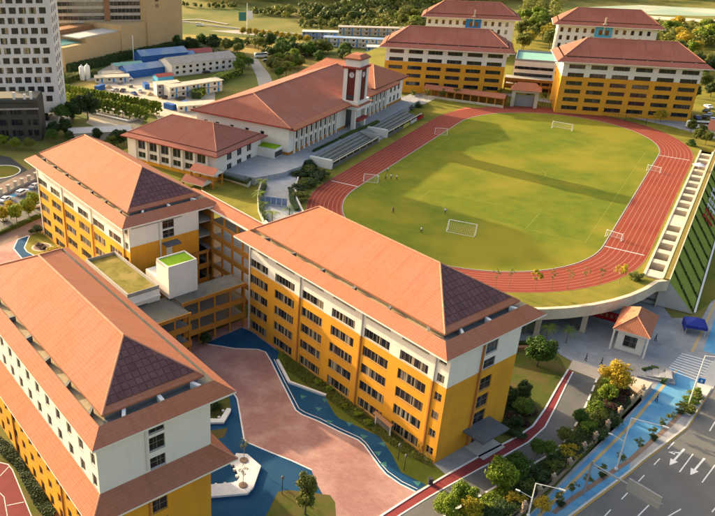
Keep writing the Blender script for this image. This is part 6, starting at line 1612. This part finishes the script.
# trees around the office tower and channel
for i,(x,y,h,k_) in enumerate(((73,122,11,'dark'),(88,120,13,'dark'),(62,124,9,'round'),(66,136,8,'dark'),(55,137,7,'dark'),(118,147,7,'dark'),(124,144,6.5,'dark'),(112,150,6,'olive'),(52,143,6,'round'),(3,148,6,'bright'),(16,150,5,'bright'),(30,150,5,'olive'),(98,141,6,'dark'),(70,142,5,'dark'))):
    treepx(k_,x,y,h,['broad dark tree right of the white tower','tallest dark tree by the channel','green tree at the white tower foot','dark tree before the white tower columns','dark tree at the dark block corner','dark tree behind the small hall corner','second dark tree behind the small hall corner','olive tree at the roof edge left of the small hall','green tree between dark block and orange roof','bright tree before the dark block at the left edge','second bright tree before the dark block','olive tree before the dark block','dark tree beside the grey roofed shed','dark tree left of the orange roof peak'][i],None,i)
gshed('service_shed','low blue-grey roofed shed behind the orange roof','shed', 70,142, 24,8,3.5,.6, rad(10),'concrete','metal_grey')
# two rows of slim columnar trees beside the site
for row,(a_,b_,n_) in enumerate((((58,96),(160,116),34),((62,105),(146,122),26))):
    for i in range(n_):
        f_ = i/(n_-1); treepx('slim',a_[0]+(b_[0]-a_[0])*f_+RND.uniform(-.6,.6),a_[1]+(b_[1]-a_[1])*f_+RND.uniform(-.5,.5),7.6,['slim columnar tree in the upper row beside the site','slim columnar tree in the lower row beside the channel'][row],['upper row of slim trees','lower row of slim trees'][row],i,squash=1.25)
hedge('boundary_hedge','dark hedge along the tan hotel podium', ((68,72),(100,66),(130,58),(150,53),(185,47),(215,44)),6,4.5,'leaf_dark',0,4,.5)
hedge('boundary_hedge','bright clipped hedge running down beside the grey barrack', ((240,74),(222,80),(205,90),(196,99)),5,3.6,'leaf_bright',0,6,.4)
hedge('boundary_hedge','dark hedge beyond the site sheds', ((190,47),(215,56),(240,66)),5,4,'leaf_olive',0,4,.5)
hedge('boundary_hedge','yellow-green hedge left of the site yard', ((58,86),(78,79),(96,76)),5,3.6,'leaf_olive',0,5,.4)
# clutter on the site yard
mat('pile_sand', (.40,.30,.18), (.33,.25,.15), 1.0, .95); mat('pile_grey', (.25,.24,.22), (.18,.17,.16), 1.0, .95)
rr = random.Random(21)
for i,(x,y) in enumerate(((108,88),(130,87),(146,88),(150,95),(155,104),(170,109),(147,102),(120,84),(185,107),(164,90),(176,95),(100,90))):
    p = at(x,y); b = MB(); k_ = i % 3
    if k_ == 0: b.lathe([(2.2,0),(1.7,.6),(.9,1.2),(.2,1.5)],9)
    elif k_ == 1:
        for j in range(3): b.box(-1.6+j*.1,1.6-j*.1,-1.0,1.0,j*.42,j*.42+.38)
    else: b.box(-3,3,-1.2,1.2,0,2.4); b.box(-3.05,3.05,-1.25,1.25,2.4,2.5)
    tag(b.build(('sand_heap','pallet_stack','skip_container')[k_],('pile_sand','pile_grey','blue_metal')[k_],None,False,(p.x,p.y,.01),rr.uniform(0,3)), ('sandy heap on the site yard','stack of grey pallets on the site yard','blue container on the site yard')[k_], ('heap','pallets','container')[k_], ('sand heaps on the site','pallet stacks on the site','containers on the site')[k_])
# mid-distance trees
def grove(n, box, kinds, hh, label, group, z=0, seed=0):
    r = random.Random(seed)
    for i in range(n):
        x, y = r.uniform(box[0],box[2]), r.uniform(box[1],box[3]); treepx(r.choice(kinds),x,y,r.uniform(*hh),label,group,i,z)
grove(9,(268,48,300,62),('dark','round'),(7,10),'dark green tree among the trees beyond the site road','trees beyond the site road',0,1)
grove(12,(300,52,350,66),('olive','round','dark'),(7,11),'green tree in the cluster behind the auditorium roof','trees behind the auditorium',0,2)
grove(9,(215,46,262,56),('round','olive'),(6,9),'green tree along the road beyond the barrack','trees along the site road',0,3)
grove(5,(238,66,252,78),('bright','round'),(6,9),'bright tree beside the grey side road','trees by the side road',0,4)
grove(6,(276,66,292,80),('olive','round'),(6,9),'round tree right of the grey side road','trees right of the side road',0,5)
for i in range(11): treepx('yellow',243+i*6.4+RND.uniform(-1,1),36+i*.85,6.5,'small round golden tree in the row along the far highway','golden trees along the highway',i)
grove(14,(520,36,556,52),('yellow','olive'),(8,12),'dry golden tree between the far dormitories','golden trees between the dormitories',ZT,6)
grove(9,(520,20,550,34),('bright','olive'),(9,13),'bright green tree between the two white dormitories','green trees between white dormitories',ZT,7)
grove(16,(664,32,715,60),('olive','yellow','bright'),(9,13),'olive tree on the slope right of the white dormitory','trees right of the white dormitory',ZT,8)
grove(10,(690,62,716,100),('olive','dark'),(6,9),'grey-olive tree right of the orange dormitory','trees right of the orange dormitory',ZT,9)
grove(6,(378,22,420,34),('olive','bright'),(9,14),'bushy tree left of the white dormitory','trees left of the white dormitory',0,10)
grove(10,(50,60,70,100),('olive','round'),(6,9),'green tree between the white tower and the site hedge','trees beside the white tower',0,11)
grove(10,(176,44,214,52),('dark','round'),(6,9),'dark tree along the road right of the tan hotel','trees right of the hotel',0,12)
grove(12,(262,60,300,72),('round','bright','olive'),(5,8),'bushy tree on the meadow left of the auditorium roof','trees on the meadow',0,13)
# far woods: one mass
def woods(name, label, regions, m, seed, size=1.5):
    r = random.Random(seed); b = MB()
    for (x0,y0,x1,y1,n,h0,h1,zz) in regions:
        for i in range(n):
            p = at(r.uniform(x0,x1), r.uniform(y0,y1), zz); zb = max(hill(p.x,p.y), zz)
            h = r.uniform(h0,h1); rx = h*r.uniform(.32,.5)
            for k in range(70):
                th = r.uniform(0,6.283); ph = math.acos(r.uniform(-.6,1)); d = Vector((math.sin(ph)*math.cos(th), math.sin(ph)*math.sin(th), math.cos(ph))); q = Vector((p.x+d.x*rx*r.uniform(.5,1),p.y+d.y*rx*r.uniform(.5,1),zb+h*.55+d.z*h*.45*r.uniform(.5,1)))
                n_ = (d+Vector((r.uniform(-.6,.6),r.uniform(-.6,.6),r.uniform(-.2,.7)))).normalized(); e = n_.cross(Vector((.3,r.uniform(-1,1),1))).normalized(); f = n_.cross(e); s = size*r.uniform(.5,1.1)
                b.face([q+e*s, q+f*s*.7, q-e*s, q-f*s*.7])
    o = b.build(name, m); o['kind'] = 'stuff'; o['label'] = label; o['category'] = 'woodland'
woods('far_woodland','dark wooded ridge along the top edge of the view', [(215,-14,350,6,220,12,18,0),(350,-14,470,14,220,13,20,0),(185,-10,240,2,40,12,18,0),(300,10,425,24,60,7,11,0),(560,-16,730,1,200,13,20,0),(440,-14,570,6,190,12,18,0),(46,-14,62,30,16,10,14,0)], 'leaf_forest', 3)
woods('far_thicket','golden scrub scattered over the far slope', [(330,18,420,32,60,4,7,0),(270,12,330,22,26,5,9,0),(372,16,425,36,50,5,9,0),(640,30,720,50,110,6,9,7),(520,8,562,34,90,6,10,7)], 'leaf_olive', 4, 1.0)
def farsheet(name, pts, z, m):
    return sheet(name, pts, z, m)
farsheet('far_netting', [(588,7),(640,5),(720,9),(760,16),(700,16),(640,14)], 12, 'net_green')
farsheet('far_path', [(590,10),(640,15),(715,20),(760,24),(760,27),(690,21),(630,18),(588,13)], 12.2, 'sand_stone')

woods('far_scrub','dry hedgerows and thickets on the far golden slope', [(182,8,240,11,26,3,5,0),(250,14,330,18,50,4,7,0),(300,24,420,31,90,3,6,0),(184,44,250,47,40,3,5,0),(262,50,330,56,50,3,6,0),(560,30,600,36,20,4,6,7)], 'leaf_olive', 9, .8)
# ---------------------------------------------------------------- labels: alike things in one group are told apart by their order in the view
def proj(p):
    cp, sp = math.cos(PITCH), math.sin(PITCH); dx, dy, dz = p[0], p[1], p[2]-CAMH
    dep = dy*cp-dz*sp; return CX+FPX*dx/dep, CY+FPX*(-dy*sp-dz*cp)/dep
ONES = ['','first','second','third','fourth','fifth','sixth','seventh','eighth','ninth','tenth','eleventh','twelfth','thirteenth','fourteenth','fifteenth','sixteenth','seventeenth','eighteenth','nineteenth']
def ordinal(n):
    if n < 20: return ONES[n]
    t, o = divmod(n,10); return {2:'twentieth',3:'thirtieth'}[t] if o == 0 else {2:'twenty-',3:'thirty-'}[t]+ONES[o]
same = {}
for o in list(scn.objects):
    if o.parent is None and 'label' in o and o.get('kind') is None: same.setdefault(o['label'], []).append(o)
for lab, L_ in same.items():
    if len(L_) < 2: continue
    bpy.context.view_layer.update()
    L_.sort(key=lambda o: proj(o.matrix_world.translation)[0]); n = len(L_)
    for i, o in enumerate(L_):
        w = 'leftmost' if i == 0 else 'rightmost' if i == n-1 else ordinal(i+1)+' from left'
        words = lab.split(); room = 16-len(w.split())
        o['label'] = ' '.join(words[:room])+', '+w
